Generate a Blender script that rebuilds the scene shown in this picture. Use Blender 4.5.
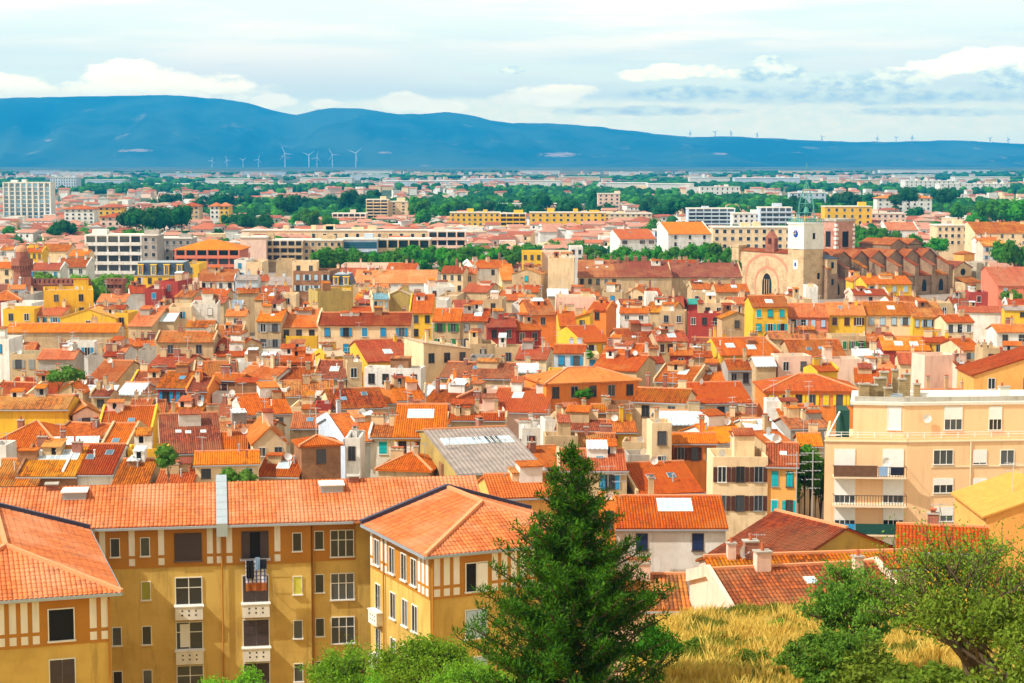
import bpy, bmesh, math, random
from mathutils import Vector, Matrix, noise as mnoise
R = math.radians
for o in list(bpy.data.objects): bpy.data.objects.remove(o, do_unlink=True)
sc = bpy.context.scene
COL = sc.collection
# ------------------------------------------------------------------ camera
FPX, W0, H0, CH = 1860.0, 1024, 683, 45.0
PITCH = R(5.573)
cd = bpy.data.cameras.new('camera'); cam = bpy.data.objects.new('camera', cd); COL.objects.link(cam)
cd.sensor_width = 36; cd.lens = FPX / 1024 * 36; cd.clip_start = 0.5; cd.clip_end = 60000
cam.location = (0, 0, CH); cam.rotation_euler = (R(90) - PITCH, 0, 0)
sc.camera = cam
CP, SP = math.cos(PITCH), math.sin(PITCH)
# ------------------------------------------------------------------ light
SUN_EL, SUN_AZ = 46.0, 246.0        # azimuth clockwise from +Y: sun stands to the left, a little behind the camera
sd = bpy.data.lights.new('sun', 'SUN'); sun = bpy.data.objects.new('sun', sd); COL.objects.link(sun)
sd.energy = 5.0; sd.angle = R(0.6); sd.color = (1.0, 0.94, 0.83)
sv = Vector((math.sin(R(SUN_AZ)) * math.cos(R(SUN_EL)), math.cos(R(SUN_AZ)) * math.cos(R(SUN_EL)), math.sin(R(SUN_EL))))
sun.rotation_euler = (-sv).to_track_quat('-Z', 'Y').to_euler(); sun.location = sv * 300
sc.view_settings.view_transform = 'Standard'; sc.view_settings.look = 'None'
sc.view_settings.exposure = 0.20; sc.view_settings.gamma = 1.0
sc.view_settings.use_curve_mapping = False
sc.render.engine = 'CYCLES'
sc.cycles.use_denoising = True; sc.cycles.use_adaptive_sampling = True; sc.cycles.adaptive_threshold = 0.02
sc.cycles.max_bounces = 5; sc.cycles.diffuse_bounces = 3; sc.cycles.glossy_bounces = 2
sc.cycles.transmission_bounces = 2; sc.cycles.transparent_max_bounces = 6; sc.cycles.volume_bounces = 0
sc.cycles.caustics_reflective = False; sc.cycles.caustics_refractive = False

# ------------------------------------------------------------------ picture <-> place
def K(py):                                   # how far a sight line drops per metre of Y
    return math.tan(PITCH + math.atan((py - 341.5) / FPX))
def at(px, py, Y):
    xc, yc = (px - 512) / FPX, (341.5 - py) / FPX
    dy = CP + yc * SP; t = Y / dy
    return Vector((t * xc, Y, CH + t * (-SP + yc * CP)))
def proj(p):
    x, y, z = p[0], p[1], p[2] - CH
    f = y * CP - z * SP; u = y * SP + z * CP
    return 512 + FPX * x / f, 341.5 - FPX * u / f

# ------------------------------------------------------------------ sky
world = bpy.data.worlds.new('World'); sc.world = world; world.use_nodes = True
def build_world():
    nt = world.node_tree; N, L = nt.nodes, nt.links
    for n in list(N): N.remove(n)
    def nd(t, **k):
        n = N.new(t)
        for a, b in k.items(): setattr(n, a, b)
        return n
    def val(x): 
        n = nd('ShaderNodeValue'); n.outputs[0].default_value = x; return n.outputs[0]
    def math_(op, a, b=None, c=None, clamp=False):
        n = nd('ShaderNodeMath', operation=op); n.use_clamp = clamp
        for i, v in enumerate((a, b, c)):
            if v is None: continue
            if isinstance(v, (int, float)): n.inputs[i].default_value = v
            else: L.new(v, n.inputs[i])
        return n.outputs[0]
    def smooth(x, lo, hi):
        n = nd('ShaderNodeMapRange', interpolation_type='SMOOTHSTEP')
        L.new(x, n.inputs[0]); n.inputs[1].default_value = lo; n.inputs[2].default_value = hi
        return n.outputs[0]
    def mix(f, a, b):
        n = nd('ShaderNodeMix', data_type='RGBA')
        if isinstance(f, float): n.inputs[0].default_value = f
        else: L.new(f, n.inputs[0])
        for i, v in ((6, a), (7, b)):
            if isinstance(v, tuple): n.inputs[i].default_value = (*v, 1)
            else: L.new(v, n.inputs[i])
        return n.outputs[2]
    sky = nd('ShaderNodeTexSky', sky_type='NISHITA'); sky.sun_disc = False
    sky.sun_elevation = R(SUN_EL); sky.sun_rotation = R(SUN_AZ)
    sky.altitude = 50; sky.air_density = 1.0; sky.dust_density = 2.0; sky.ozone_density = 1.2
    tc = nd('ShaderNodeTexCoord'); sep = nd('ShaderNodeSeparateXYZ'); L.new(tc.outputs['Generated'], sep.inputs[0])
    yy = math_('ADD', math_('ABSOLUTE', sep.outputs[1]), 0.02)
    a = math_('DIVIDE', sep.outputs[0], yy); e = math_('DIVIDE', sep.outputs[2], yy)
    comb = nd('ShaderNodeCombineXYZ'); L.new(a, comb.inputs[0]); L.new(e, comb.inputs[1])
    def noise_(sx, sy, scale, detail=6, rough=.55, off=0):
        mp = nd('ShaderNodeMapping'); L.new(comb.outputs[0], mp.inputs[0])
        mp.inputs['Scale'].default_value = (sx, sy, 1); mp.inputs['Location'].default_value = (off, off * .7, off * .3)
        n = nd('ShaderNodeTexNoise'); L.new(mp.outputs[0], n.inputs[0])
        n.inputs['Scale'].default_value = scale; n.inputs['Detail'].default_value = detail; n.inputs['Roughness'].default_value = rough
        return n.outputs[0]
    SKYK = SKY_STRENGTH
    def sc_(c): return tuple(x / SKYK for x in c)
    col = mix(smooth(sep.outputs[2], 0.17, 0.07), sky.outputs[0], sc_(SKY_VEIL_LOW))
    col = mix(smooth(e, 0.062, 0.022), col, sc_(SKY_HORIZON))
    # thin high veil, whiter in long streaks
    st = noise_(1.6, 15, 3.2, 5, .5, 3.1)
    col = mix(math_('MULTIPLY', smooth(st, .40, .66), smooth(e, 0.018, 0.055)), col, sc_(SKY_STREAK))
    st2 = noise_(2.2, 24, 4.0, 5, .55, 9.7)
    col = mix(math_('MULTIPLY', math_('MULTIPLY', smooth(st2, .52, .72), smooth(e, 0.03, 0.06)), 0.55), col, sc_(SKY_BLUE))
    puff = noise_(1, 1.9, 26, 10, .66, 1.3)
    puff2 = noise_(1, 2.0, 90, 6, .65, 5.3)
    pn = math_('SUBTRACT', math_('ADD', math_('MULTIPLY', puff, 3.2), math_('MULTIPLY', puff2, 1.1)), 2.15)
    def blob(px, py, rx, ry, k=1.0, flat=False):
        ca = (px - 512) / FPX; ce = -K(py); ra = rx / FPX; re = ry / FPX
        dx = math_('DIVIDE', math_('SUBTRACT', a, ca), ra); dy = math_('DIVIDE', math_('SUBTRACT', e, ce), re)
        if flat:                                        # flat-bottomed
            dy = math_('MAXIMUM', dy, math_('MULTIPLY', dy, -2.2))
        d = math_('ADD', math_('MULTIPLY', dx, dx), math_('MULTIPLY', dy, dy))
        return math_('MULTIPLY', math_('SUBTRACT', 1.0, d), k)
    def clouds(col, blobs, color, color2=None, lo=-.25, hi=.60, amount=1.0, nk=1.0):
        m = None
        for b in blobs:
            v = blob(*b); m = v if m is None else math_('MAXIMUM', m, v)
        v = math_('ADD', m, math_('MULTIPLY', pn, nk))
        f = math_('MULTIPLY', smooth(v, lo, hi), amount)
        c = sc_(color)
        if color2: c = mix(smooth(puff2, .35, .65), c, sc_(color2))
        return mix(f, col, c)
    # low bank along the hills
    col = clouds(col, [(620, 116, 330, 16), (900, 114, 260, 24), (420, 108, 120, 9)], CL_CREAM, CL_PALE, amount=.85, nk=1.0)
    col = clouds(col, [(130, 95, 150, 14), (28, 88, 46, 13), (135, 80, 44, 16), (178, 86, 70, 14), (226, 90, 40, 10), (280, 102, 26, 8), (330, 104, 18, 5), (405, 103, 26, 9), (540, 98, 46, 9), (440, 108, 30, 7)], CL_CREAM, CL_WHITE, amount=.97, nk=1.0)
    col = clouds(col, [(640, 77, 30, 6), (668, 73, 30, 8), (694, 72, 30, 7), (722, 76, 24, 6)], CL_PALE, CL_CREAM, amount=.7, nk=1.6)
    col = clouds(col, [(930, 68, 38, 8), (955, 61, 32, 11), (985, 60, 30, 10), (902, 76, 36, 8), (1015, 62, 30, 10), (560, 92, 40, 7)], CL_WHITE, CL_CREAM, amount=.9, nk=1.25)
    col = clouds(col, [(752, 76, 30, 9), (762, 68, 16, 10), (776, 74, 24, 8), (512, 72, 14, 4)], CL_GREY, CL_GREY2, amount=.9, nk=1.0)
    col = clouds(col, [(700, 95, 100, 9), (850, 86, 66, 12), (888, 80, 46, 11), (820, 99, 120, 8), (1008, 80, 50, 17), (960, 98, 110, 9), (930, 113, 120, 5), (640, 112, 90, 5)], CL_GREY, CL_GREY2, lo=-.2, hi=.9, amount=.75, nk=1.35)
    bg = nd('ShaderNodeBackground'); L.new(col, bg.inputs[0]); bg.inputs[1].default_value = SKYK
    out = nd('ShaderNodeOutputWorld'); L.new(bg.outputs[0], out.inputs[0])
SKY_STRENGTH = 0.07
SKY_VEIL_LOW = (1.60, 1.50, 1.08); SKY_HORIZON = (3.1, 2.60, 1.38)
SKY_STREAK = (2.1, 1.68, 1.12); SKY_BLUE = (1.36, 1.38, 1.06)
CL_CREAM = (3.7, 2.75, 1.30); CL_WHITE = (3.9, 2.95, 1.55); CL_PALE = (3.2, 2.6, 1.25)
CL_GREY = (1.25, 1.25, 0.95); CL_GREY2 = (2.75, 2.35, 1.28)
build_world()
HAZE_DENSITY, HAZE_COLOR = 9.6e-5, (0.006, 0.42, 1.0)
# ------------------------------------------------------------------ materials
MATS = {}
def node_mat(name, fn):
    if name in MATS: return MATS[name]
    m = bpy.data.materials.new(name); m.use_nodes = True
    nt = m.node_tree; N, L = nt.nodes, nt.links
    b = N['Principled BSDF']; b.inputs['Specular IOR Level'].default_value = 0.25
    fn(N, L, b); MATS[name] = m
    return m
def _n(N, t, **k):
    n = N.new(t)
    for a, b in k.items(): setattr(n, a, b)
    return n
def _mix(N, L, f, a, b, mode='MIX'):
    n = _n(N, 'ShaderNodeMix', data_type='RGBA', blend_type=mode)
    for i, v in ((0, f), (6, a), (7, b)):
        if isinstance(v, (int, float)): n.inputs[i].default_value = v
        elif isinstance(v, tuple): n.inputs[i].default_value = (*v[:3], 1)
        else: L.new(v, n.inputs[i])
    return n.outputs[2]
def _noise(N, L, co, scale, detail=3, rough=.55, sx=1, sy=1, sz=1):
    mp = _n(N, 'ShaderNodeMapping'); L.new(co, mp.inputs[0]); mp.inputs['Scale'].default_value = (sx, sy, sz)
    n = _n(N, 'ShaderNodeTexNoise'); L.new(mp.outputs[0], n.inputs[0])
    n.inputs['Scale'].default_value = scale; n.inputs['Detail'].default_value = detail; n.inputs['Roughness'].default_value = rough
    return n.outputs[0]
def _ramp(N, L, x, lo, hi):
    n = _n(N, 'ShaderNodeMapRange', interpolation_type='SMOOTHSTEP'); L.new(x, n.inputs[0])
    n.inputs[1].default_value = lo; n.inputs[2].default_value = hi
    return n.outputs[0]
def _m(N, L, op, a, b=None):
    n = _n(N, 'ShaderNodeMath', operation=op)
    for i, v in enumerate((a, b)):
        if v is None: continue
        if isinstance(v, (int, float)): n.inputs[i].default_value = v
        else: L.new(v, n.inputs[i])
    return n.outputs[0]
def dark(c, k): return tuple(x * k for x in c)
def worldpos(N): return _n(N, 'ShaderNodeNewGeometry').outputs['Position']

def tile_mat(name, c1, c2, c3, bump=0.05, pitch=.26, row=.42):
    """Roman clay tiles: columns down the slope, each tile its own fired tone, lichen patches."""
    def fn(N, L, b):
        uv = _n(N, 'ShaderNodeUVMap'); s = _n(N, 'ShaderNodeSeparateXYZ'); L.new(uv.outputs[0], s.inputs[0])
        u = _m(N, L, 'DIVIDE', s.outputs[0], pitch); v = _m(N, L, 'DIVIDE', s.outputs[1], row)
        cu = _m(N, L, 'FLOOR', u); cv = _m(N, L, 'FLOOR', v)
        cb = _n(N, 'ShaderNodeCombineXYZ'); L.new(cu, cb.inputs[0]); L.new(cv, cb.inputs[1])
        oi = _n(N, 'ShaderNodeObjectInfo'); L.new(oi.outputs['Random'], cb.inputs[2])
        wn = _n(N, 'ShaderNodeTexWhiteNoise', noise_dimensions='3D'); L.new(cb.outputs[0], wn.inputs[0])
        P = worldpos(N)
        big = _noise(N, L, P, .22, 4, .6); mid = _noise(N, L, P, 1.1, 4, .65)
        cb2 = _n(N, 'ShaderNodeCombineXYZ'); L.new(cu, cb2.inputs[0]); L.new(oi.outputs['Random'], cb2.inputs[2])
        wn2 = _n(N, 'ShaderNodeTexWhiteNoise', noise_dimensions='3D'); L.new(cb2.outputs[0], wn2.inputs[0])
        mixn = _m(N, L, 'ADD', _m(N, L, 'MULTIPLY', wn.outputs[0], .55), _m(N, L, 'MULTIPLY', wn2.outputs[0], .45))
        col = _mix(N, L, _ramp(N, L, mixn, .2, .8), c1, c2)
        col = _mix(N, L, _m(N, L, 'MULTIPLY', _ramp(N, L, big, .42, .66), .75), col, c3)
        col = _mix(N, L, _m(N, L, 'MULTIPLY', _ramp(N, L, mid, .52, .70), .6), col, dark(c3, .42))
        hs = _n(N, 'ShaderNodeHueSaturation'); L.new(col, hs.inputs['Color'])
        L.new(_m(N, L, 'ADD', _m(N, L, 'MULTIPLY', oi.outputs['Random'], .024), .494), hs.inputs['Hue'])
        wo = _n(N, 'ShaderNodeTexWhiteNoise', noise_dimensions='1D'); L.new(_m(N, L, 'MULTIPLY', oi.outputs['Random'], 91.7), wo.inputs[1]); L.new(_m(N, L, 'ADD', _m(N, L, 'MULTIPLY', wo.outputs[0], .20), .95), hs.inputs['Saturation'])
        L.new(_m(N, L, 'ADD', _m(N, L, 'MULTIPLY', oi.outputs['Random'], .50), .62), hs.inputs['Value'])
        L.new(hs.outputs[0], b.inputs['Base Color']); b.inputs['Roughness'].default_value = .85
        if bump:
            h = _m(N, L, 'ABSOLUTE', _m(N, L, 'SINE', _m(N, L, 'MULTIPLY', u, math.pi)))
            fr = _m(N, L, 'FRACT', v)
            h2 = _m(N, L, 'ADD', h, _m(N, L, 'MULTIPLY', fr, -.35))
            bp = _n(N, 'ShaderNodeBump'); bp.inputs['Strength'].default_value = .9; bp.inputs['Distance'].default_value = bump
            L.new(h2, bp.inputs['Height']); L.new(bp.outputs[0], b.inputs['Normal'])
    return node_mat(name, fn)
def metal_sheet(name, c):
    def fn(N, L, b):
        uv = _n(N, 'ShaderNodeUVMap'); s = _n(N, 'ShaderNodeSeparateXYZ'); L.new(uv.outputs[0], s.inputs[0])
        h = _m(N, L, 'SINE', _m(N, L, 'MULTIPLY', s.outputs[0], 12.0))
        n = _noise(N, L, worldpos(N), .6, 4)
        L.new(_mix(N, L, _ramp(N, L, n, .35, .7), c, dark(c, .72)), b.inputs['Base Color'])
        b.inputs['Roughness'].default_value = .5
        bp = _n(N, 'ShaderNodeBump'); bp.inputs['Strength'].default_value = .7; bp.inputs['Distance'].default_value = .05
        L.new(h, bp.inputs['Height']); L.new(bp.outputs[0], b.inputs['Normal'])
    return node_mat(name, fn)
def stucco(name, c, c2=None, amt=.55, rough=.9):
    c2 = c2 or (c[0] * .72, c[1] * .66, c[2] * .6)
    def fn(N, L, b):
        P = worldpos(N)
        n1 = _noise(N, L, P, .35, 5, .62); n2 = _noise(N, L, P, 1.7, 4, .65, 1, 1, .14)
        col = _mix(N, L, _m(N, L, 'MULTIPLY', _ramp(N, L, n1, .40, .66), amt * 1.15), c, c2)
        col = _mix(N, L, _m(N, L, 'MULTIPLY', _ramp(N, L, n2, .50, .70), amt * .85), col, dark(c2, .68))
        L.new(col, b.inputs['Base Color']); b.inputs['Roughness'].default_value = rough
        n3 = _noise(N, L, P, 9, 3, .6)
        bp = _n(N, 'ShaderNodeBump'); bp.inputs['Strength'].default_value = .25; bp.inputs['Distance'].default_value = .03
        L.new(n3, bp.inputs['Height']); L.new(bp.outputs[0], b.inputs['Normal'])
    return node_mat(name, fn)
def masonry(name, c1, c2, c3, sc_=.5, bw=.5, bh=.22):
    def fn(N, L, b):
        P = worldpos(N)
        s = _n(N, 'ShaderNodeSeparateXYZ'); L.new(P, s.inputs[0])
        cb = _n(N, 'ShaderNodeCombineXYZ'); L.new(_m(N, L, 'ADD', s.outputs[0], s.outputs[1]), cb.inputs[0]); L.new(s.outputs[2], cb.inputs[1])
        br = _n(N, 'ShaderNodeTexBrick'); L.new(cb.outputs[0], br.inputs[0]); br.inputs['Scale'].default_value = 1
        br.inputs['Brick Width'].default_value = bw; br.inputs['Row Height'].default_value = bh; br.inputs['Mortar Size'].default_value = .025
        br.inputs['Color1'].default_value = (*c1, 1); br.inputs['Color2'].default_value = (*c2, 1); br.inputs['Mortar'].default_value = (*c3, 1)
        n = _noise(N, L, P, sc_, 5, .65)
        L.new(_mix(N, L, _m(N, L, 'MULTIPLY', _ramp(N, L, n, .4, .72), .7), br.outputs[0], dark(c2, .62)), b.inputs['Base Color'])
        b.inputs['Roughness'].default_value = .92
    return node_mat(name, fn)
def plain(name, c, rough=.6, metallic=0, var=.12):
    def fn(N, L, b):
        n = _noise(N, L, worldpos(N), 1.7, 3)
        L.new(_mix(N, L, n, dark(c, 1 - var), tuple(min(1, x * (1 + var)) for x in c)), b.inputs['Base Color'])
        b.inputs['Roughness'].default_value = rough; b.inputs['Metallic'].default_value = metallic
    return node_mat(name, fn)
def glass(name, c=(.02, .025, .03), rough=.08):
    def fn(N, L, b):
        oi = _n(N, 'ShaderNodeObjectInfo')
        L.new(_mix(N, L, _ramp(N, L, oi.outputs['Random'], .35, 1.0), c, tuple(x * 3 + .02 for x in c)), b.inputs['Base Color'])
        b.inputs['Roughness'].default_value = rough; b.inputs['Specular IOR Level'].default_value = .6
    return node_mat(name, fn)
def leaf(name, c1, c2, trans=.25):
    def fn(N, L, b):
        g = _n(N, 'ShaderNodeNewGeometry'); oi = _n(N, 'ShaderNodeObjectInfo')
        col = _mix(N, L, g.outputs['Random Per Island'], c1, c2)
        big = _noise(N, L, g.outputs['Position'], .7, 2)
        col = _mix(N, L, _m(N, L, 'MULTIPLY', _ramp(N, L, big, .4, .7), .5), col, c2)
        hs = _n(N, 'ShaderNodeHueSaturation'); L.new(col, hs.inputs['Color'])
        L.new(_m(N, L, 'ADD', _m(N, L, 'MULTIPLY', oi.outputs['Random'], .5), .75), hs.inputs['Value'])
        L.new(_m(N, L, 'ADD', _m(N, L, 'MULTIPLY', oi.outputs['Random'], .03), .485), hs.inputs['Hue'])
        L.new(hs.outputs[0], b.inputs['Base Color']); b.inputs['Roughness'].default_value = .7; b.inputs['Specular IOR Level'].default_value = .08
        tr = _n(N, 'ShaderNodeBsdfTranslucent'); L.new(hs.outputs[0], tr.inputs[0])
        mx = _n(N, 'ShaderNodeMixShader'); mx.inputs[0].default_value = trans
        L.new(b.outputs[0], mx.inputs[1]); L.new(tr.outputs[0], mx.inputs[2])
        L.new(mx.outputs[0], N['Material Output'].inputs[0])
    return node_mat(name, fn)

ROOF = {
 'o': ('orange', tile_mat('tiles_orange', (0.600, 0.109, 0.017), (0.400, 0.062, 0.012), (0.500, 0.142, 0.041))),
 'O': ('bright orange', tile_mat('tiles_bright_orange', (0.640, 0.128, 0.012), (0.520, 0.090, 0.009), (0.600, 0.152, 0.022), bump=.035)),
 'r': ('red', tile_mat('tiles_red', (0.470, 0.081, 0.021), (0.300, 0.046, 0.015), (0.420, 0.123, 0.049))),
 's': ('salmon', tile_mat('tiles_salmon', (0.620, 0.162, 0.056), (0.470, 0.095, 0.034), (0.600, 0.228, 0.105))),
 'b': ('brownish', tile_mat('tiles_brown', (0.440, 0.081, 0.019), (0.210, 0.040, 0.015), (0.360, 0.133, 0.053))),
 'd': ('mottled', tile_mat('tiles_mottled', (0.560, 0.123, 0.021), (0.190, 0.048, 0.018), (0.550, 0.247, 0.075))),
 'm': ('maroon', tile_mat('tiles_maroon', (0.360, 0.083, 0.034), (0.250, 0.050, 0.021), (0.420, 0.154, 0.060))),
 'w': ('pale metal', metal_sheet('sheet_pale', (.66, .75, .80))),
 'G': ('grey corrugated', metal_sheet('sheet_grey', (.34, .28, .25))),
 'D': ('slate', plain('slate', (.035, .06, .10), .5)),
 'B': ('blue-grey', metal_sheet('sheet_blue', (.16, .33, .42))),
 'T': ('teal', metal_sheet('sheet_teal', (.02, .30, .24))),
 'K': ('black sheeted', plain('black_sheet', (.02, .02, .025), .5)),
 'k': ('ochre flat', plain('deck_beige', (.5, .38, .25), .9)),
 'y': ('yellow', plain('deck_yellow', (.60, .30, .06), .9, var=.25)),
 'l': ('lilac grey', plain('deck_grey', (.42, .42, .45), .9)),
}
WALL = {
 'w': ('white', stucco('stucco_white', (.78, .77, .74), (.60, .55, .48))),
 'c': ('cream', stucco('stucco_cream', (.82, .62, .38), (.66, .46, .26))),
 'y': ('yellow', stucco('stucco_yellow', (.82, .49, .035), (.66, .38, .03))),
 'k': ('beige', stucco('stucco_beige', (.60, .43, .24), (.40, .28, .16))),
 'g': ('grey', stucco('stucco_grey', (.42, .38, .34), (.28, .25, .22))),
 'o': ('orange', stucco('stucco_orange', (.84, .25, .04), (.7, .2, .04))),
 'p': ('pale pink', stucco('stucco_pink', (.84, .60, .48), (.72, .48, .38))),
 'r': ('dark red', stucco('stucco_red', (.42, .055, .035), (.3, .05, .04))),
 'b': ('brown', masonry('rubble_brown', (.34, .15, .065), (.24, .105, .05), (.40, .22, .11), .6, .4, .14)),
 'l': ('pale blue', stucco('stucco_blue', (.55, .64, .76), (.42, .47, .55))),
 's': ('coral', stucco('stucco_coral', (.74, .20, .11), (.62, .18, .1))),
 'a': ('apricot', stucco('stucco_apricot', (.84, .42, .11), (.72, .34, .09))),
 'v': ('olive', stucco('stucco_olive', (.46, .34, .10), (.3, .22, .08))),
}
M = dict(
 glass=glass('window_glass'), frame=plain('white_frame', (.78, .77, .74), .5), darkframe=plain('dark_frame', (.10, .07, .06), .6),
 white=plain('white_paint', (.82, .82, .80), .55), iron=plain('dark_iron', (.03, .03, .035), .5), zinc=plain('zinc', (.38, .45, .52), .4, .3),
 galv=plain('galvanised', (.55, .57, .60), .4, .4), concrete=stucco('concrete', (.45, .43, .38)), pot=plain('clay_pot', (.45, .12, .05), .9),
 skyl=plain('skylight_glass', (.42, .52, .60), .15, var=.3), brick=masonry('red_brick', (.36, .075, .045), (.24, .05, .035), (.42, .24, .17), .5, .3, .1),
 blue=plain('blue_paint', (.03, .28, .55), .5), navy=plain('navy_paint', (.02, .035, .11), .5), turq=plain('turquoise_paint', (.01, .42, .48), .5),
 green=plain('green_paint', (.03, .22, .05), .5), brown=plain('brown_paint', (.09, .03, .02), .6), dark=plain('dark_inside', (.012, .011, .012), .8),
 tankblue=plain('tank_blue', (.08, .16, .32), .4), trunk=plain('bark', (.10, .07, .045), .95), ridge=plain('ridge_tiles', (.72, .30, .14), .85),
 blueglass=glass('blue_glass', (.03, .10, .16)),
)
SHUT = {'b': 'blue', 'n': 'navy', 't': 'turq', 'g': 'green', 'w': 'white', 'd': 'brown', 'l': None}
M['paleblue'] = plain('pale_blue_paint', (.42, .58, .72), .5)
M['yellowpaint'] = plain('yellow_paint', (.85, .62, .03), .5)
M['greyp'] = plain('grey_paint', (.30, .30, .30), .5)
SHUT.update({'l': 'paleblue', 'y': 'yellowpaint', 'G': 'greyp'})

# ------------------------------------------------------------------ mesh builder
class MB:
    def __init__(s): s.v = []; s.f = []; s.m = []; s.uv = []
    def poly(s, pts, m=0, uv=None):
        i = len(s.v); s.v += [tuple(p) for p in pts]; s.f.append(list(range(i, i + len(pts)))); s.m.append(m)
        s.uv.append(uv or [(0, 0)] * len(pts)); return s
    def box(s, x0, x1, y0, y1, z0, z1, m=0, bottom=True):
        a, b, c, d = (x0, y0), (x1, y0), (x1, y1), (x0, y1)
        lo = [(*p, z0) for p in (a, b, c, d)]; hi = [(*p, z1) for p in (a, b, c, d)]
        for k in range(4):
            q = (k + 1) % 4; s.poly([lo[k], lo[q], hi[q], hi[k]], m)
        s.poly(hi, m)
        if bottom: s.poly(lo[::-1], m)
        return s
    def prism(s, base, z0, z1, m=0, top=True, bottom=False):
        n = len(base)
        za = z0 if isinstance(z0, (list, tuple)) else [z0] * n; zb = z1 if isinstance(z1, (list, tuple)) else [z1] * n
        for k in range(n):
            q = (k + 1) % n
            s.poly([(*base[k], za[k]), (*base[q], za[q]), (*base[q], zb[q]), (*base[k], zb[k])], m)
        if top: s.poly([(*base[k], zb[k]) for k in range(n)], m)
        if bottom: s.poly([(*base[k], za[k]) for k in range(n)][::-1], m)
        return s
    def bar(s, p, q, w, m=0, w2=None):
        p, q = Vector(p), Vector(q); d = (q - p).normalized()
        a = d.cross(Vector((0, 0, 1)));  a = Vector((1, 0, 0)) if a.length < .05 else a.normalized()
        b = d.cross(a); w2 = w if w2 is None else w2
        A = [p + (a * i + b * j) * w / 2 for i, j in ((-1, -1), (1, -1), (1, 1), (-1, 1))]
        B = [q + (a * i + b * j) * w2 / 2 for i, j in ((-1, -1), (1, -1), (1, 1), (-1, 1))]
        for k in range(4):
            j = (k + 1) % 4; s.poly([A[k], A[j], B[j], B[k]], m)
        s.poly(A[::-1], m); s.poly(B, m); return s
    def cyl(s, x, y, z0, z1, r, r2=None, n=10, m=0, top=True):
        r2 = r if r2 is None else r2
        A = [(x + r * math.cos(t * 2 * math.pi / n), y + r * math.sin(t * 2 * math.pi / n), z0) for t in range(n)]
        B = [(x + r2 * math.cos(t * 2 * math.pi / n), y + r2 * math.sin(t * 2 * math.pi / n), z1) for t in range(n)]
        for k in range(n):
            j = (k + 1) % n; s.poly([A[k], A[j], B[j], B[k]], m)
        if top: s.poly(B, m)
        return s
    def slab(s, pts, t=.16, m=0, mside=None):
        """a sloping roof plane with thickness; uv in metres: u along the eave, v up the slope"""
        P = [Vector(p) for p in pts]; n = (P[1] - P[0]).cross(P[2] - P[0]).normalized()
        if n.z < 0: P = P[::-1]; n = -n
        U = Vector((0, 0, 1)).cross(n); U = Vector((1, 0, 0)) if U.length < 1e-4 else U.normalized()
        V = n.cross(U); ms = m if mside is None else mside
        uv = [((p).dot(U), (p).dot(V)) for p in P]
        s.poly(P, m, uv)
        Q = [p - Vector((0, 0, t)) for p in P]; s.poly(Q[::-1], ms, uv[::-1])
        for k in range(len(P)):
            j = (k + 1) % len(P); s.poly([Q[k], Q[j], P[j], P[k]], ms, [uv[k], uv[j], uv[j], uv[k]])
        return s
    def mesh(s, name, mats, smooth=False):
        me = bpy.data.meshes.new(name); me.from_pydata(s.v, [], s.f)
        for m in mats: me.materials.append(m)
        me.polygons.foreach_set('material_index', s.m)
        ul = me.uv_layers.new(name='UVMap'); flat = []
        for q in s.uv:
            for a in q: flat += [a[0], a[1]]
        ul.data.foreach_set('uv', flat)
        if smooth: me.polygons.foreach_set('use_smooth', [True] * len(me.polygons))
        me.update(); return me
    def build(s, name, mats, parent=None, smooth=False):
        return link(name, s.mesh(name, mats if isinstance(mats, (list, tuple)) else [mats], smooth), parent)
def link(name, me, parent=None, loc=None, rot=None, scale=None):
    o = bpy.data.objects.new(name, me); COL.objects.link(o)
    if parent: o.parent = parent
    if loc is not None: o.location = loc
    if rot is not None: o.rotation_euler = rot
    if scale is not None: o.scale = scale
    return o
def tag(o, label=None, cat=None, group=None, kind=None):
    if label: o['label'] = label
    if cat: o['category'] = cat
    if group: o['group'] = group
    if kind: o['kind'] = kind
    return o
def empty(name, loc, rz=0):
    o = bpy.data.objects.new(name, None); COL.objects.link(o); o.location = loc; o.rotation_euler = (0, 0, rz); o.empty_display_size = .5
    return o

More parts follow.
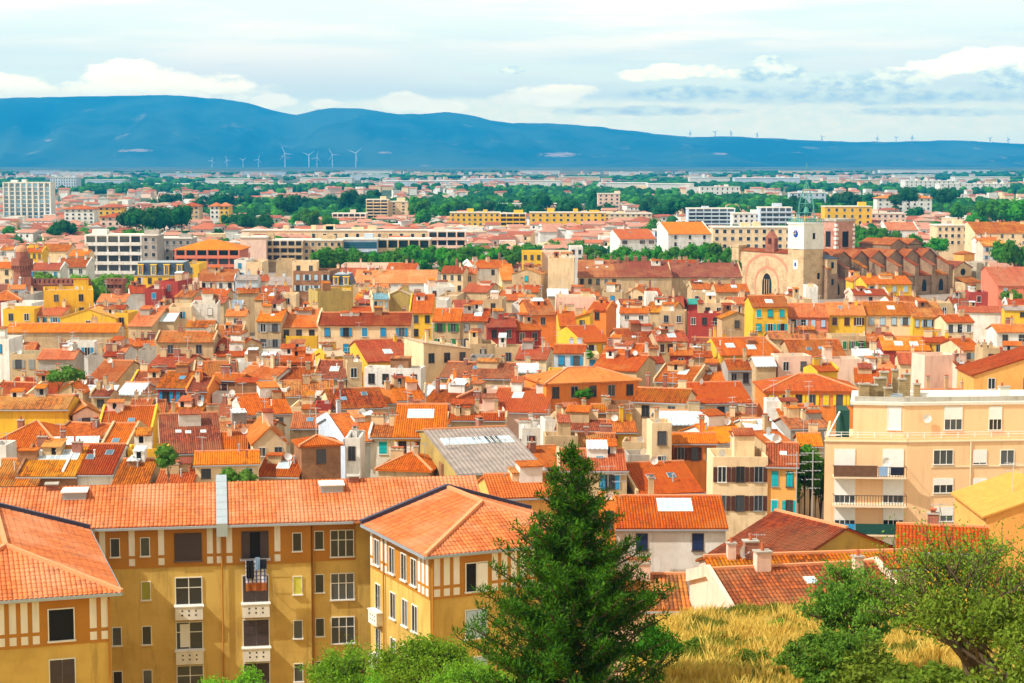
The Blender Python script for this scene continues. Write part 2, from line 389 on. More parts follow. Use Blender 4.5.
def tiles3d(name, polys, mat, parent, pitch=.26, row=.42, amp=.05, fine=True):
    """real corrugated clay tiles on near roof planes"""
    mb = MB()
    allv, allf, alluv = [], [], []
    for pts in polys:
        P = [Vector(p) for p in pts]; n = (P[1] - P[0]).cross(P[2] - P[0]).normalized()
        if n.z < 0: P = P[::-1]; n = -n
        U = Vector((0, 0, 1)).cross(n).normalized(); V = n.cross(U)
        us = [p.dot(U) for p in P]; vs = [p.dot(V) for p in P]; d0 = P[0].dot(n)
        c1 = int((max(us) - min(us)) / pitch) + 3; r1 = int((max(vs) - min(vs)) / row) + 2
        ub = math.floor(min(us) / pitch) * pitch; vb = math.floor(min(vs) / row) * row
        prof = [(0, 0), (.12, .55), (.3, .93), (.5, 1), (.7, .93), (.88, .55)] if fine else [(0, 0), (.25, .85), (.75, .85)]
        bm = bmesh.new(); rows = []
        for r in range(r1):
            for (fv, dz) in (((0.0, .022), (.999, 0.0)) if fine else ((0.0, .0),)):
                v = vb + (r + fv) * row; line = []
                for c in range(c1):
                    jit = 0.012 * mnoise.noise((c * 3.1, r * 2.7, d0))
                    for fu, h in prof:
                        line.append(bm.verts.new(U * (ub + (c + fu) * pitch) + V * v + n * (d0 + .004 + amp * h + dz + jit * (1 if fine else 2.5))))
                rows.append(line)
        for r in range(len(rows) - 1):
            for c in range(len(rows[0]) - 1):
                bm.faces.new((rows[r][c], rows[r][c + 1], rows[r + 1][c + 1], rows[r + 1][c]))
        for k in range(len(P)):
            a, b = P[k], P[(k + 1) % len(P)]
            out = (b - a).cross(n)
            geom = bm.verts[:] + bm.edges[:] + bm.faces[:]
            bmesh.ops.bisect_plane(bm, geom=geom, dist=1e-5, plane_co=a, plane_no=out, clear_outer=True)
        base = len(allv); bm.verts.index_update()
        for v in bm.verts: allv.append(tuple(v.co))
        for f in bm.faces:
            allf.append([base + v.index for v in f.verts]); alluv.append([(v.co.dot(U), v.co.dot(V)) for v in f.verts])
        bm.free()
        # backing slab keeps the roof solid
        Q0 = [p - n * .004 for p in P]; Q1 = [p - Vector((0, 0, .16)) for p in P]
        i = len(allv); allv += [tuple(p) for p in Q0 + Q1]; k = len(P)
        allf.append([i + j for j in range(k)]); alluv.append([(0, 0)] * k)
        allf.append([i + k + j for j in range(k)][::-1]); alluv.append([(0, 0)] * k)
        for j in range(k):
            q = (j + 1) % k; allf.append([i + k + j, i + k + q, i + q, i + j]); alluv.append([(0, 0)] * 4)
    mb.v, mb.f, mb.m, mb.uv = allv, allf, [0] * len(allf), alluv
    return mb.build(name, mat, parent)
# ------------------------------------------------------------------ ground, hills, haze
def lerp_tab(t, x):
    if x <= t[0][0]: return t[0][1]
    for (a, b), (c, d) in zip(t, t[1:]):
        if x <= c: return b + (d - b) * (x - a) / (c - a)
    return t[-1][1]
T_RIGHT = [(-60, 43.2), (0, 43.2), (10, 40.0), (30, 33.0), (45, 29.3), (60, 27.3), (80, 24.2), (92, 21.6), (96, 20.2), (104, 11.5), (125, 5.5), (150, 1.0), (175, 0)]
T_LEFT = [(-60, 43.2), (0, 43.2), (10, 40), (30, 31), (60, 19), (80, 11), (95, 6.5), (125, 4), (150, 1.0), (175, 0)]
def ground_z(x, y):
    k = min(1, max(0, (x * 90 / max(30, y) - 1.0) / 6.5)); k = k * k * (3 - 2 * k)
    z = lerp_tab(T_LEFT, y) * (1 - k) + lerp_tab(T_RIGHT, y) * k
    for mx, my, mr, mh in ((12.2, 92, 2.6, .8), (9.6, 91, 1.6, .45), (16.5, 90, 3, .9), (8.2, 84, 2.2, .5), (20, 86, 3, .8)):
        z += mh * math.exp(-((x - mx) ** 2 + (y - my) ** 2) / mr ** 2)
    if y < 160: z += .7 * mnoise.noise((x * .12, y * .12, 0)) * min(1, max(0, (160 - y) / 40)) * min(1, max(0, y / 20))
    return z
def grass_mat(N, L, b):
    P = worldpos(N); s = _n(N, 'ShaderNodeSeparateXYZ'); L.new(P, s.inputs[0])
    n = _noise(N, L, P, .25, 5, .65); n2 = _noise(N, L, P, 4, 4, .7)
    grass = _mix(N, L, _ramp(N, L, n, .42, .62), (.42, .27, .05), (.16, .17, .03))
    grass = _mix(N, L, _ramp(N, L, n2, .35, .7), grass, (.62, .42, .10))
    town = _mix(N, L, _noise(N, L, P, .09, 4), (.22, .18, .15), (.32, .26, .21))
    pn = _noise(N, L, P, .0022, 5, .6); pn2 = _noise(N, L, P, .009, 4, .6, 1, .35, 1)
    plain_ = _mix(N, L, _ramp(N, L, pn, .40, .60), (.035, .075, .025), (.16, .15, .07))
    plain_ = _mix(N, L, _ramp(N, L, pn2, .56, .66), plain_, (.03, .06, .02))
    d = s.outputs[1]
    col = _mix(N, L, _ramp(N, L, d, 120, 150), grass, town)
    col = _mix(N, L, _ramp(N, L, d, 900, 1300), col, plain_)
    L.new(col, b.inputs['Base Color']); b.inputs['Roughness'].default_value = .95
def make_ground():
    ys = [-120, -60, -20, 0, 5, 10] + [12 + 3 * i for i in range(56)] + [190, 220, 300, 450, 700, 1100, 1800, 3000, 5000, 8000, 12000, 16900]
    n = 81; v = []; f = []; mb = MB()
    for y in ys:
        half = max(60, abs(y) * .42 + 50) if y < 3000 else 12500 * min(1, y / 9000 + .1)
        for i in range(n):
            x = (i / (n - 1) * 2 - 1) * half; v.append((x, y, ground_z(x, y)))
    for r in range(len(ys) - 1):
        for i in range(n - 1):
            f.append([r * n + i, r * n + i + 1, (r + 1) * n + i + 1, (r + 1) * n + i])
    mb.v, mb.f, mb.m, mb.uv = v, f, [0] * len(f), [[(0, 0)] * 4] * len(f)
    tag(mb.build('ground', node_mat('ground_mix', grass_mat), smooth=True), kind='structure')
make_ground()
SKYLINE = [(-260, 104), (-120, 101), (0, 98), (60, 97), (120, 96), (165, 95), (200, 97), (230, 100), (250, 103), (275, 110), (297, 115), (318, 110), (335, 108), (360, 108.5), (380, 111), (400, 114), (425, 114), (448, 111.5), (465, 114), (480, 117), (495, 121), (512, 123), (540, 123), (565, 124.5), (600, 127), (630, 131), (660, 134.5), (690, 137), (720, 136), (760, 138), (800, 140), (850, 142), (900, 141.5), (950, 140), (985, 142), (1024, 144), (1150, 143), (1300, 147)]
def hill_mat(N, L, b):
    P = worldpos(N)
    n = _noise(N, L, P, .0009, 8, .62, 1, .6, 2.2); n2 = _noise(N, L, P, .004, 6, .65, 1, .5, 2)
    c = _mix(N, L, _ramp(N, L, n, .4, .62), (.010, .030, .012), (.07, .10, .045))
    c = _mix(N, L, _m(N, L, 'MULTIPLY', _ramp(N, L, n2, .60, .70), .6), c, (.34, .28, .18))
    s = _n(N, 'ShaderNodeSeparateXYZ'); L.new(P, s.inputs[0])
    n3 = _noise(N, L, P, .016, 5, .7, 1, .4, 5)
    for qx, qz, rx, rz in ((-2600, 111, 135, 13), (330, 84, 165, 20), (-900, 96, 60, 8), (1500, 90, 90, 8), (-3400, 190, 70, 9)):      # quarries and bare scars
        dx = _m(N, L, 'DIVIDE', _m(N, L, 'SUBTRACT', s.outputs[0], qx), rx); dz = _m(N, L, 'DIVIDE', _m(N, L, 'SUBTRACT', s.outputs[2], qz), rz)
        d = _m(N, L, 'ADD', _m(N, L, 'ADD', _m(N, L, 'MULTIPLY', dx, dx), _m(N, L, 'MULTIPLY', dz, dz)), _m(N, L, 'MULTIPLY', n3, 4.0))
        c = _mix(N, L, _m(N, L, 'MULTIPLY', _ramp(N, L, d, 2.9, 2.1), .8), c, (.62, .40, .30))
    L.new(c, b.inputs['Base Color']); b.inputs['Roughness'].default_value = 1
def make_hills():
    foot, crest, back = 12300, 15800, 16800
    cols = 300; rows = 26; mb = MB(); v = []; f = []
    for i in range(cols):
        px = -260 + 1560 * i / (cols - 1); py = lerp_tab(SKYLINE, px) + .7 * mnoise.noise((px * .06, 1.3, 0)) + .4 * mnoise.noise((px * .2, 4.3, 0))
        zc = CH - K(py) * crest; X1 = (px - 512) / FPX
        for r in range(rows + 2):
            if r <= rows:
                t = r / rows; y = foot + (crest - foot) * t
                prof = t ** 1.25 * .75 + .25 * t * t
                z = zc * prof
                rid = mnoise.fractal((px * .012, t * 1.6, 2.2), 1.0, 2.0, 5)
                rid2 = 1 - abs(mnoise.noise((px * .03 + t * .8, t * 1.1, 7.7)))
                z += zc * (.16 * rid + .34 * (rid2 - .6)) * math.sin(math.pi * t) - (3 if r == 0 else 0)
                x = X1 * crest * (1 + .0 * t)
                x = X1 * (y * .35 + crest * .65)
            else: y = back; z = -1; x = X1 * crest
            v.append((x, y, max(-1 if r in (0, rows + 1) else .5, z)))
    n = rows + 2
    for i in range(cols - 1):
        for r in range(n - 1): f.append([i * n + r, (i + 1) * n + r, (i + 1) * n + r + 1, i * n + r + 1])
    mb.v, mb.f, mb.m, mb.uv = v, f, [0] * len(f), [[(0, 0)] * 4] * len(f)
    tag(mb.build('hills', node_mat('hill_forest', hill_mat), smooth=True), kind='structure')
make_hills()
def make_haze():
    m = bpy.data.materials.new('haze_air'); m.use_nodes = True; nt = m.node_tree
    for n in list(nt.nodes): nt.nodes.remove(n)
    pv = nt.nodes.new('ShaderNodeVolumePrincipled'); out = nt.nodes.new('ShaderNodeOutputMaterial')
    pv.inputs['Color'].default_value = (*HAZE_COLOR, 1); pv.inputs['Density'].default_value = HAZE_DENSITY
    pv.inputs['Anisotropy'].default_value = 0.0
    nt.links.new(pv.outputs[0], out.inputs['Volume'])
    mb = MB().box(-14000, 14000, -300, 17200, -2.2, 640, 0)
    o = mb.build('haze', m); tag(o, kind='stuff')
make_haze()
# ------------------------------------------------------------------ house building blocks
rng = random.Random(7)
REG = []                                    # (object, px, py, words) for labelling
CACHE = {}
def win_mesh(w, h, fm='frame', gm='glass', mull=1, shut=False, bar=False):
    k = ('win', round(w, 2), round(h, 2), fm, gm, mull, shut, bar)
    if k not in CACHE:
        mb = MB(); b = min(.06, w * .09)
        mb.box(-w / 2 - b, -w / 2, -.06, .02, 0, h, 0); mb.box(w / 2, w / 2 + b, -.06, .02, 0, h, 0)
        mb.box(-w / 2 - b, w / 2 + b, -.06, .02, h, h + b, 0); mb.box(-w / 2 - b - .05, w / 2 + b + .05, -.14, .02, -.09, 0, 0)
        mb.box(-w / 2, w / 2, -.015, .02, 0, h, 1)
        for i in range(mull):
            x = -w / 2 + w * (i + 1) / (mull + 1); mb.box(x - .03, x + .03, -.035, -.016, 0, h, 0)
        if bar: mb.box(-w / 2, w / 2, -.034, -.017, h * .62, h * .62 + .05, 0)
        CACHE[k] = mb.mesh('window', [M[fm], M[gm]])
    return CACHE[k]
def shut_mesh(w, h, m):
    k = ('sh', round(w, 2), round(h, 2), m)
    if k not in CACHE:
        mb = MB().box(-w / 2, w / 2, -.05, 0, 0, h, 0)
        for i in range(3): mb.box(-w / 2 + .04, w / 2 - .04, -.07, -.05, h * (.1 + .36 * i), h * (.1 + .36 * i) + .07, 0)
        CACHE[k] = mb.mesh('shutter', [M[m]])
    return CACHE[k]
def add_window(parent, x, y, z, w, h, rot=0, shutter=None, fm='frame', gm='glass', mull=1, name='window', closed=False, bar=False):
    """a window whose outside faces local -y turned by rot"""
    o = link(name, win_mesh(w, h, fm, gm, mull, bar=bar), parent, (x, y, z), (0, 0, rot))
    if shutter:
        m = SHUT[shutter]; sw = w * .5
        for s in (-1, 1):
            if closed: link('shutter', shut_mesh(sw - .02, h - .04, m), o, (s * sw / 2, -.025, .02))
            else: link('shutter', shut_mesh(sw, h, m), o, (s * (w / 2 + .1 + sw / 2), -.03, 0))
    return o
def chim_mesh(kind, wall):
    k = ('ch', kind, wall)
    if k not in CACHE:
        r = random.Random(kind * 7 + 1); mb = MB()
        w = (.55, .8, 1.1, .5, .7, 1.5)[kind]; d = (.5, .55, .6, .5, .9, .55)[kind]; h = (1.1, 1.0, 1.3, 1.9, 1.2, 1.1)[kind]
        mb.box(-w / 2, w / 2, -d / 2, d / 2, -1.0, h, 0)
        mb.box(-w / 2 - .07, w / 2 + .07, -d / 2 - .07, d / 2 + .07, h, h + .10, 1)
        npot = max(1, int(w / .42))
        for i in range(npot):
            x = -w / 2 + w * (i + .5) / npot
            if kind % 2 == 0: mb.cyl(x, 0, h + .10, h + .10 + r.uniform(.3, .6), .12, .10, 8, 2)
            else:
                for s in (-1, 1): mb.box(x - .18, x + .18, s * .2 - .05, s * .2 + .05, h + .1, h + .32, 0)
                mb.box(x - .26, x + .26, -.32, .32, h + .32, h + .39, 2)
        wm = M['brick'] if wall == 'brick' else WALL[wall][1]
        CACHE[k] = mb.mesh('chimney', [wm, M['concrete'], M['pot']])
    return CACHE[k]
def antenna_mesh(kind):
    k = ('ant', kind)
    if k not in CACHE:
        mb = MB(); h = (2.4, 3.4, 1.9)[kind]
        mb.bar((0, 0, -.6), (0, 0, h), .05, 0)
        for j, z in enumerate((h - .1, h - .75)[:1 + (kind != 2)]):
            mb.bar((-.65, -.1, z), (.65, .1, z), .03, 0)
            for i in range(6):
                x = -.6 + .24 * i; l = .42 - .03 * i; mb.bar((x, -l, z + .02), (x, l, z + .02), .018, 0)
        CACHE[k] = mb.mesh('antenna', [M['galv']])
    return CACHE[k]
def dish_mesh():
    if 'dish' not in CACHE:
        mb = MB(); n = 14; prev = None
        for r, dep in ((.02, .10), (.2, .085), (.36, .045), (.45, 0)):
            ring = [(r * math.cos(2 * math.pi * i / n), -dep * -1 - .12, r * math.sin(2 * math.pi * i / n) + .5) for i in range(n)]
            if prev:
                for i in range(n):
                    j = (i + 1) % n; mb.poly([prev[i], prev[j], ring[j], ring[i]], 0)
                    q = [(p[0], p[1] + .012, p[2]) for p in (prev[i], ring[i], ring[j], prev[j])]; mb.poly(q, 0)
            prev = ring
        mb.bar((0, 0, -.5), (0, .02, .5), .05, 1); mb.bar((0, -.05, .2), (0, -.5, .5), .025, 1); mb.box(-.05, .05, -.56, -.46, .45, .56, 1)
        CACHE['dish'] = mb.mesh('satellite_dish', [M['white'], M['galv']])
    return CACHE['dish']
def skylight_mesh(kind):
    k = ('sky', kind)
    if k not in CACHE:
        w, l, fm, gm = ((.9, 1.2, 'zinc', 'blueglass'), (1.5, 2.0, 'white', 'skyl'), (3.2, 2.6, 'white', 'skyl'), (.7, .8, 'white', 'skyl'))[kind]
        mb = MB(); mb.box(-w / 2, w / 2, -l / 2, l / 2, 0, .13, 0); mb.box(-w / 2 + .08, w / 2 - .08, -l / 2 + .08, l / 2 - .08, .13, .15, 1)
        if kind == 2:
            for i in range(1, 5): mb.box(-w / 2 + w * i / 5 - .03, -w / 2 + w * i / 5 + .03, -l / 2 + .1, l / 2 - .1, .15, .18, 0)
        CACHE[k] = mb.mesh('skylight', [M[fm], M[gm]])
    return CACHE[k]

def parse(line):
    txt = ''
    if '|' in line: line, txt = [q.strip() for q in line.split('|')]
    t = line.split(); d = dict(x0=float(t[0]), x1=float(t[1]), yr=float(t[2]), ye=float(t[3]), yb=float(t[4]), T=t[5], wall=t[6], roof=t[7], rot=0., txt=txt)
    rest = t[8:]
    if rest and rest[0].lstrip('-').replace('.', '').isdigit(): d['rot'] = float(rest.pop(0))
    for q in rest: d[q[0] if q[0] not in 'WS' else q[0]] = q[1:].lstrip(':')
    return d
FOOT = []                                   # (cx, cy, half width, depth, rot) of every house, for the gap filler
def house(line, cat='house', name='house', group=None, quiet=False):
    h = parse(line) if isinstance(line, str) else line
    if h['rot'] == 0 and h['x1'] - h['x0'] < 58 and not h['txt'] and h['yb'] < 484 and 'Y' not in h: h['rot'] = rng.uniform(-9, 9) if h['T'] != 'p' else 0
    rot = R(h['rot']); Y = float(h['Y']) if 'Y' in h else None
    if Y is None:
        hb = float(h.get('h', 9.5)); Y = (CH - hb) / K(h['yb'])
    Ke, Kr = K(h['ye']), K(h['yr']); ze = CH - Ke * Y
    s = float(h.get('S', .30)); T = h['T']
    cx = (h['x0'] + h['x1']) / 2; base = at(cx, h['ye'], Y)
    A, B = at(h['x0'], h['ye'], Y), at(h['x1'], h['ye'], Y)
    w = (B.x - A.x) / max(.75, math.cos(rot)) if T not in 'p' else (B.x - A.x) / (math.cos(rot) + abs(math.sin(rot)))
    gz = ground_z(base.x, Y) - .4
    d = max(2.0, min(16, (Ke - Kr) * Y / (Kr + s)))
    if 'D' in h: d = float(h['D'])
    if h['roof'] in 'ro' and rng.random() < .34 and not h['txt']: h['roof'] = rng.choice('bdbsd')
    E = empty(name, (base.x, Y, gz), rot); zr = ze - gz                  # eave height in local z
    wm = WALL[h['wall']][1]; rname, rm = ROOF[h['roof']]
    W = MB(); RF = MB(); hw = w / 2; ov = .32
    far = Y > 420
    party = rng.random() < .40 and T in 'f' and not h.get('n')
    hgt = None                                                           # roof height function
    if T == 'f':
        d2 = min(d, 4.0); zt = zr + s * d; zb = zt - s * d2
        for x in (-hw, hw):
            W.poly([(x, 0, 0), (x, d + d2, 0), (x, d + d2, zb), (x, d, zt - .02), (x, 0, zr)][::(-1 if x < 0 else 1)])
        W.poly([(-hw, 0, 0), (hw, 0, 0), (hw, 0, zr), (-hw, 0, zr)]); W.poly([(hw, d + d2, 0), (-hw, d + d2, 0), (-hw, d + d2, zb), (hw, d + d2, zb)])
        o2 = .18 if party else ov * .6
        if party:
            for sx in (-1, 1):
                if rng.random() < .6:
                    x = sx * (hw + .12)
                    pr = [(0, zr - .3), (d, zt - .3), (d + d2, zb - .3), (d + d2, zb + .42), (d, zt + .42), (0, zr + .42)]
                    for q in (-.14, .14):
                        W.poly([(x + q, p[0], p[1]) for p in pr][::(1 if q > 0 else -1)])
                    for i in range(6):
                        a, b = pr[i], pr[(i + 1) % 6]; W.poly([(x - .14, *a), (x + .14, *a), (x + .14, *b), (x - .14, *b)][::-1])
            o2 = -.03
        slopes = [[(-hw - o2, -ov, zr - s * ov + .1), (hw + o2, -ov, zr - s * ov + .1), (hw + o2, d, zt + .1), (-hw - o2, d, zt + .1)],
                  [(hw + o2, d + d2 + ov, zb - s * ov + .1), (-hw - o2, d + d2 + ov, zb - s * ov + .1), (-hw - o2, d, zt + .1), (hw + o2, d, zt + .1)]]
        hgt = lambda x, y: zr + s * y if y <= d else zt - s * (y - d)
        ridge = [(-hw - o2, d, zt + .12), (hw + o2, d, zt + .12)]; depth = d + d2; cy = d
    elif T == 's' or T == 'm':
        zt = zr + s * d
        W.prism([(-hw, 0), (hw, 0), (hw, d), (-hw, d)], 0, [zr, zr, zt, zt])
        slopes = [[(-hw - .1, -ov, zr - s * ov + .1), (hw + .1, -ov, zr - s * ov + .1), (hw + .1, d, zt + .1), (-hw - .1, d, zt + .1)]]
        hgt = lambda x, y: zr + s * y; ridge = None; depth = d; cy = d * .9
    elif T == 'g':
        D = float(h.get('D', rng.uniform(9, 13))); zt = CH - Kr * Y - gz; s = max(.12, (zt - zr) / hw)
        for y, fl in ((0, 1), (D, -1)):
            W.poly([(-hw, y, 0), (hw, y, 0), (hw, y, zr), (0, y, zt - .02), (-hw, y, zr)][::fl])
        for x, fl in ((-hw, -1), (hw, 1)): W.poly([(x, 0, 0), (x, D, 0), (x, D, zr), (x, 0, zr)][::fl])
        slopes = [[(sg * (hw + ov), -.15, zr - s * ov + .1), (sg * (hw + ov), D + .15, zr - s * ov + .1), (0, D + .15, zt + .1), (0, -.15, zt + .1)] for sg in (-1, 1)]
        hgt = lambda x, y: zt - s * abs(x); ridge = [(0, -.15, zt + .12), (0, D + .15, zt + .12)]; depth = D; cy = D * .5; d = D
    elif T in 'LR':
        D = float(h.get('D', 10)); zt = CH - Kr * Y - gz; sg = -1 if T == 'L' else 1; s = (zt - zr) / w
        W.prism([(-hw, 0), (hw, 0), (hw, D), (-hw, D)], 0, ([zr, zt, zt, zr] if T == 'L' else [zt, zr, zr, zt]))
        xl, xh = sg * (hw + ov), -sg * (hw + .12)
        slopes = [[(xl, -.2, zr - s * ov + .1), (xl, D + .2, zr - s * ov + .1), (xh, D + .2, zt + .1), (xh, -.2, zt + .1)]]
        hgt = lambda x, y: zr + s * (hw - sg * x); ridge = None; depth = D; cy = D * .4; d = D
    elif T in 'hp':
        if T == 'p': d = w / 2
        dd = min(d, hw * .98) if T == 'h' else d
        zt = zr + s * d; dep = 2 * d
        W.prism([(-hw, 0), (hw, 0), (hw, dep), (-hw, dep)], 0, zr, top=False)
        o = ov; q = zr - s * o + .1; r1, r2 = (-hw + dd, d, zt + .1), (hw - dd, d, zt + .1)
        if T == 'p': r1 = r2 = (0, d, zt + .1)
        a, b, c, e = (-hw - o, -o, q), (hw + o, -o, q), (hw + o, dep + o, q), (-hw - o, dep + o, q)
        slopes = [[a, b, r2, r1], [b, c, r2], [c, e, r1, r2], [e, a, r1]] if r1 != r2 else [[a, b, r1], [b, c, r1], [c, e, r1], [e, a, r1]]
        hgt = lambda x, y: zr + s * min(y, dep - y, max(0, (hw - abs(x)) * d / dd)); ridge = None; depth = dep; cy = d
        for p in (a, b): RF.bar(Vector(p) + Vector((0, 0, .08)), Vector(r1 if p == a else r2) + Vector((0, 0, .05)), .22, 1)
        if r1 != r2: RF.bar(Vector(r1) + Vector((0, 0, .04)), Vector(r2) + Vector((0, 0, .04)), .24, 1)
    elif T == 't':
        D = max(4, min(15, Y * (Ke / Kr - 1)));  D = float(h.get('D', D)); pw = .22; dk = zr - .7
        W.prism([(-hw, 0), (hw, 0), (hw, D), (-hw, D)], 0, zr, top=False)
        ins = [(-hw + pw, pw), (hw - pw, pw), (hw - pw, D - pw), (-hw + pw, D - pw)]; outs = [(-hw, 0), (hw, 0), (hw, D), (-hw, D)]
        for k in range(4):
            j = (k + 1) % 4
            W.poly([(*outs[k], zr), (*outs[j], zr), (*ins[j], zr), (*ins[k], zr)]); W.poly([(*ins[j], dk), (*ins[k], dk), (*ins[k], zr), (*ins[j], zr)])
        RF.poly([(*p, dk) for p in ins], 0, [p for p in ins]); slopes = []
        hgt = lambda x, y: dk; ridge = None; depth = D; cy = D * .6; d = D
    elif T == 'M':
        D = float(h.get('D', 11)); zt = CH - Kr * Y - gz; ii = (zt - zr) * .28
        W.prism([(-hw, 0), (hw, 0), (hw, D), (-hw, D)], 0, zr, top=True)
        RF.prism([(-hw - .2, -.2), (hw + .2, -.2), (hw + .2, D + .2), (-hw - .2, D + .2)], zr, zr + .25, 1)
        a = [(-hw, 0), (hw, 0), (hw, D), (-hw, D)]; b = [(-hw + ii, ii), (hw - ii, ii), (hw - ii, D - ii), (-hw + ii, D - ii)]
        for k in range(4):
            j = (k + 1) % 4; RF.poly([(*a[k], zr + .25), (*a[j], zr + .25), (*b[j], zt), (*b[k], zt)], 0)
        RF.prism([(p[0] * 1.02, p[1] - .05) for p in b], zt, zt + .18, 2, bottom=True); slopes = []
        hgt = lambda x, y: zt; ridge = None; depth = D; cy = D * .5; d = D
        nd = max(2, int(w / 3.2))
        for i in range(nd):
            x = -hw + w * (i + .5) / nd; dm = MB().box(x - .75, x + .75, -.05, 1.2, zr + .3, zt - .5); dm.slab([(x - .9, -.2, zt - .45), (x + .9, -.2, zt - .45), (x + .9, 1.3, zt - .3), (x - .9, 1.3, zt - .3)], .1)
            do = dm.build('dormer', wm, E); add_window(do, x, -.06, zr + .5, .8, zt - zr - 1.2, mull=1)
    # ---- roof object
    near3d = Y < 300 and T in 'fghpLR' and h['roof'] in 'oOrsbdm'
    for pl in slopes:
        if not near3d: RF.slab(pl, .15, 0, 0)
    if ridge and not far:
        RF.bar(ridge[0], ridge[1], .26, 1)
    if near3d:
        ro = tiles3d('roof', slopes[:1] if T == 'f' and Y > 205 else slopes, rm, E, fine=Y < 190)
        if T == 'f' and Y > 205: RF.slab(slopes[1], .15, 0, 0)
        if RF.v: RF.build('ridge_cap', [rm, M['ridge'], M['zinc']], E)
    else: RF.build('roof', [rm, M['ridge'] if T != 'M' else M['concrete'], M['zinc']], E)
    W.build('wall', wm, E)
    # ---- windows on the visible front
    zvis = CH - K(h['yb']) * Y - gz; vis = zr - zvis
    ncol = int(h['w']) if 'w' in h else (max(1, round(w / 3.4)) if vis > 2.0 and T != 'M' else 0)
    if vis > 1.2 and ncol:
        sh = h.get('W'); rows = max(1, min(4, int(vis / 2.9 + .45)))
        if sh is None and 'w' not in h: sh = rng.choice([None, None, 'G', 'd', 'l', 'w', 'b'])
        top = zr - (.55 if T not in 'LRt' else 1.0)
        if T in 'LR': top = min(zr, hgt(0, 0)) - .5
        for r in range(rows):
            for c in range(ncol):
                x = -hw + w * (c + .5) / ncol + (rng.uniform(-.2, .2) if 'w' not in h else 0)
                hh = 1.5 if vis > 2 else min(1.0, vis * .6); ww = min(.95, w / ncol * .42)
                if 'w' not in h and rng.random() < .25: continue
                z = top - hh - r * 2.9
                if z < .3: continue
                add_window(E, x, -.004, z, ww, hh, 0, sh, fm=rng.choice(['frame', 'greyp', 'darkframe', 'darkframe']), closed='c' in h or (sh is not None and rng.random() < .4))
        if T == 'g' and h['rot'] > 8 or T == 'f' and abs(h['rot']) > 10:
            pass
    # ---- chimneys, skylights, antennas, dishes
    nk = int(h['k']) if 'k' in h else (rng.choice([1, 2, 2, 3, 3]) if T in 'fghLR' else rng.choice([0, 1]))
    if Y > 900: nk = min(nk, 0)
    for i in range(nk):
        x = rng.uniform(-hw + .5, hw - .5) if T not in 'p' else 0
        if nk > 2: x = -hw + w * (i + .5) / nk
        y = min(depth - .6, max(.6, cy + rng.uniform(-.25, .2) * d))
        if T in 't': y = min(depth - .6, max(.6, depth * rng.uniform(.55, .95)))
        cm = rng.choice(['brick', h['wall'], h['wall'], 'k', 'c'])
        if h['wall'] in 'b' or h['roof'] == 'm': cm = 'brick'
        link('chimney', chim_mesh(rng.randrange(6), cm), E, (x, y, hgt(x, y)), (0, 0, rng.choice([0, 0, math.pi / 2])))
    ns = int(h['s']) if 's' in h else (1 if T == 'f' and rng.random() < .18 and d > 4 else 0)
    for i in range(ns):
        if T not in 'fs': continue
        x = -hw * .7 + 1.4 * hw * (i + .5 + rng.uniform(-.2, .2)) / ns; y = d * rng.uniform(.4, .7)
        kd = int(h.get('z', rng.choice([0, 1, 3])))
        if kd == 2: y = d * .68
        link('skylight', skylight_mesh(kd), E, (x, y, hgt(x, y) + .10), (math.atan(s), 0, 0))
    if Y < 520 and h['roof'] not in 'wGK' and w > 3.5 and not h.get('n') and Y > 152:
        for q in range(rng.choice([0, 0, 1, 1, 2]) if T in 'ftg' else 0):
            aw, ad = rng.uniform(1.2, min(3.4, w * .45)), rng.uniform(1.2, 2.6); x = rng.uniform(-hw + aw / 2 + .2, hw - aw / 2 - .2); y = rng.uniform(d * .55, d * .9) if T == 'f' else rng.uniform(depth * .3, depth * .75)
            zb_ = hgt(x, y) - .4; zt_ = hgt(x, y) + rng.uniform(.7, 1.7) + (.9 if T == 't' else 0); an = MB().box(-aw / 2, aw / 2, 0, ad, zb_, zt_, 0); k_ = rng.random(); rr = .22 if k_ < .7 else .05
            oh = rng.choice([.03, .05, .15])
            an.slab([(-aw / 2 - oh, -.2, zt_ + .02), (aw / 2 + oh, -.2, zt_ + .02), (aw / 2 + oh, ad + .2, zt_ + .02 + rr * ad), (-aw / 2 - oh, ad + .2, zt_ + .02 + rr * ad)], .1, 1)
            if rng.random() < .3: q_ = rng.uniform(-.2, .2) * aw; an.box(q_ - .25, q_ + .25, -.02, .0, zt_ - .9, zt_ - .15, 2)
            ao = an.build('roof_annexe', [WALL[rng.choice('wwckgpb' + h['wall'])][1], ROOF[rng.choice('orbdsoorw')][1], M['dark']], E); ao.location = (x, y, 0)
        if rng.random() < .45:
            for q in range(rng.choice([1, 2, 3])):
                x = rng.uniform(-hw + .3, hw - .3); y = rng.uniform(.3, 1) * min(cy, depth - .4); z = hgt(x, y)
                MB().cyl(x, y, z - .3, z + .92, .09, n=8).cyl(x, y, z + .9, z + 1.0, .15, n=8).build('flue', M[rng.choice(['galv', 'pot', 'zinc', 'white'])], E)
    if Y < 560:
        if rng.random() < .5:
            x = rng.uniform(-hw + .3, hw - .3); y = cy * rng.uniform(.9, 1.0) if T not in 't' else depth * .5
            link('antenna', antenna_mesh(rng.randrange(3)), E, (x, y, hgt(x, y)), (0, 0, rng.uniform(-1, 1)))
        if rng.random() < (.26 if T != 't' else .4):
            x = rng.uniform(-hw + .4, hw - .4); y = max(.6, cy * rng.uniform(.5, 1.0))
            link('satellite_dish', dish_mesh(), E, (x, y, hgt(x, y) + .2), (0, 0, rng.uniform(-.3, .8)))
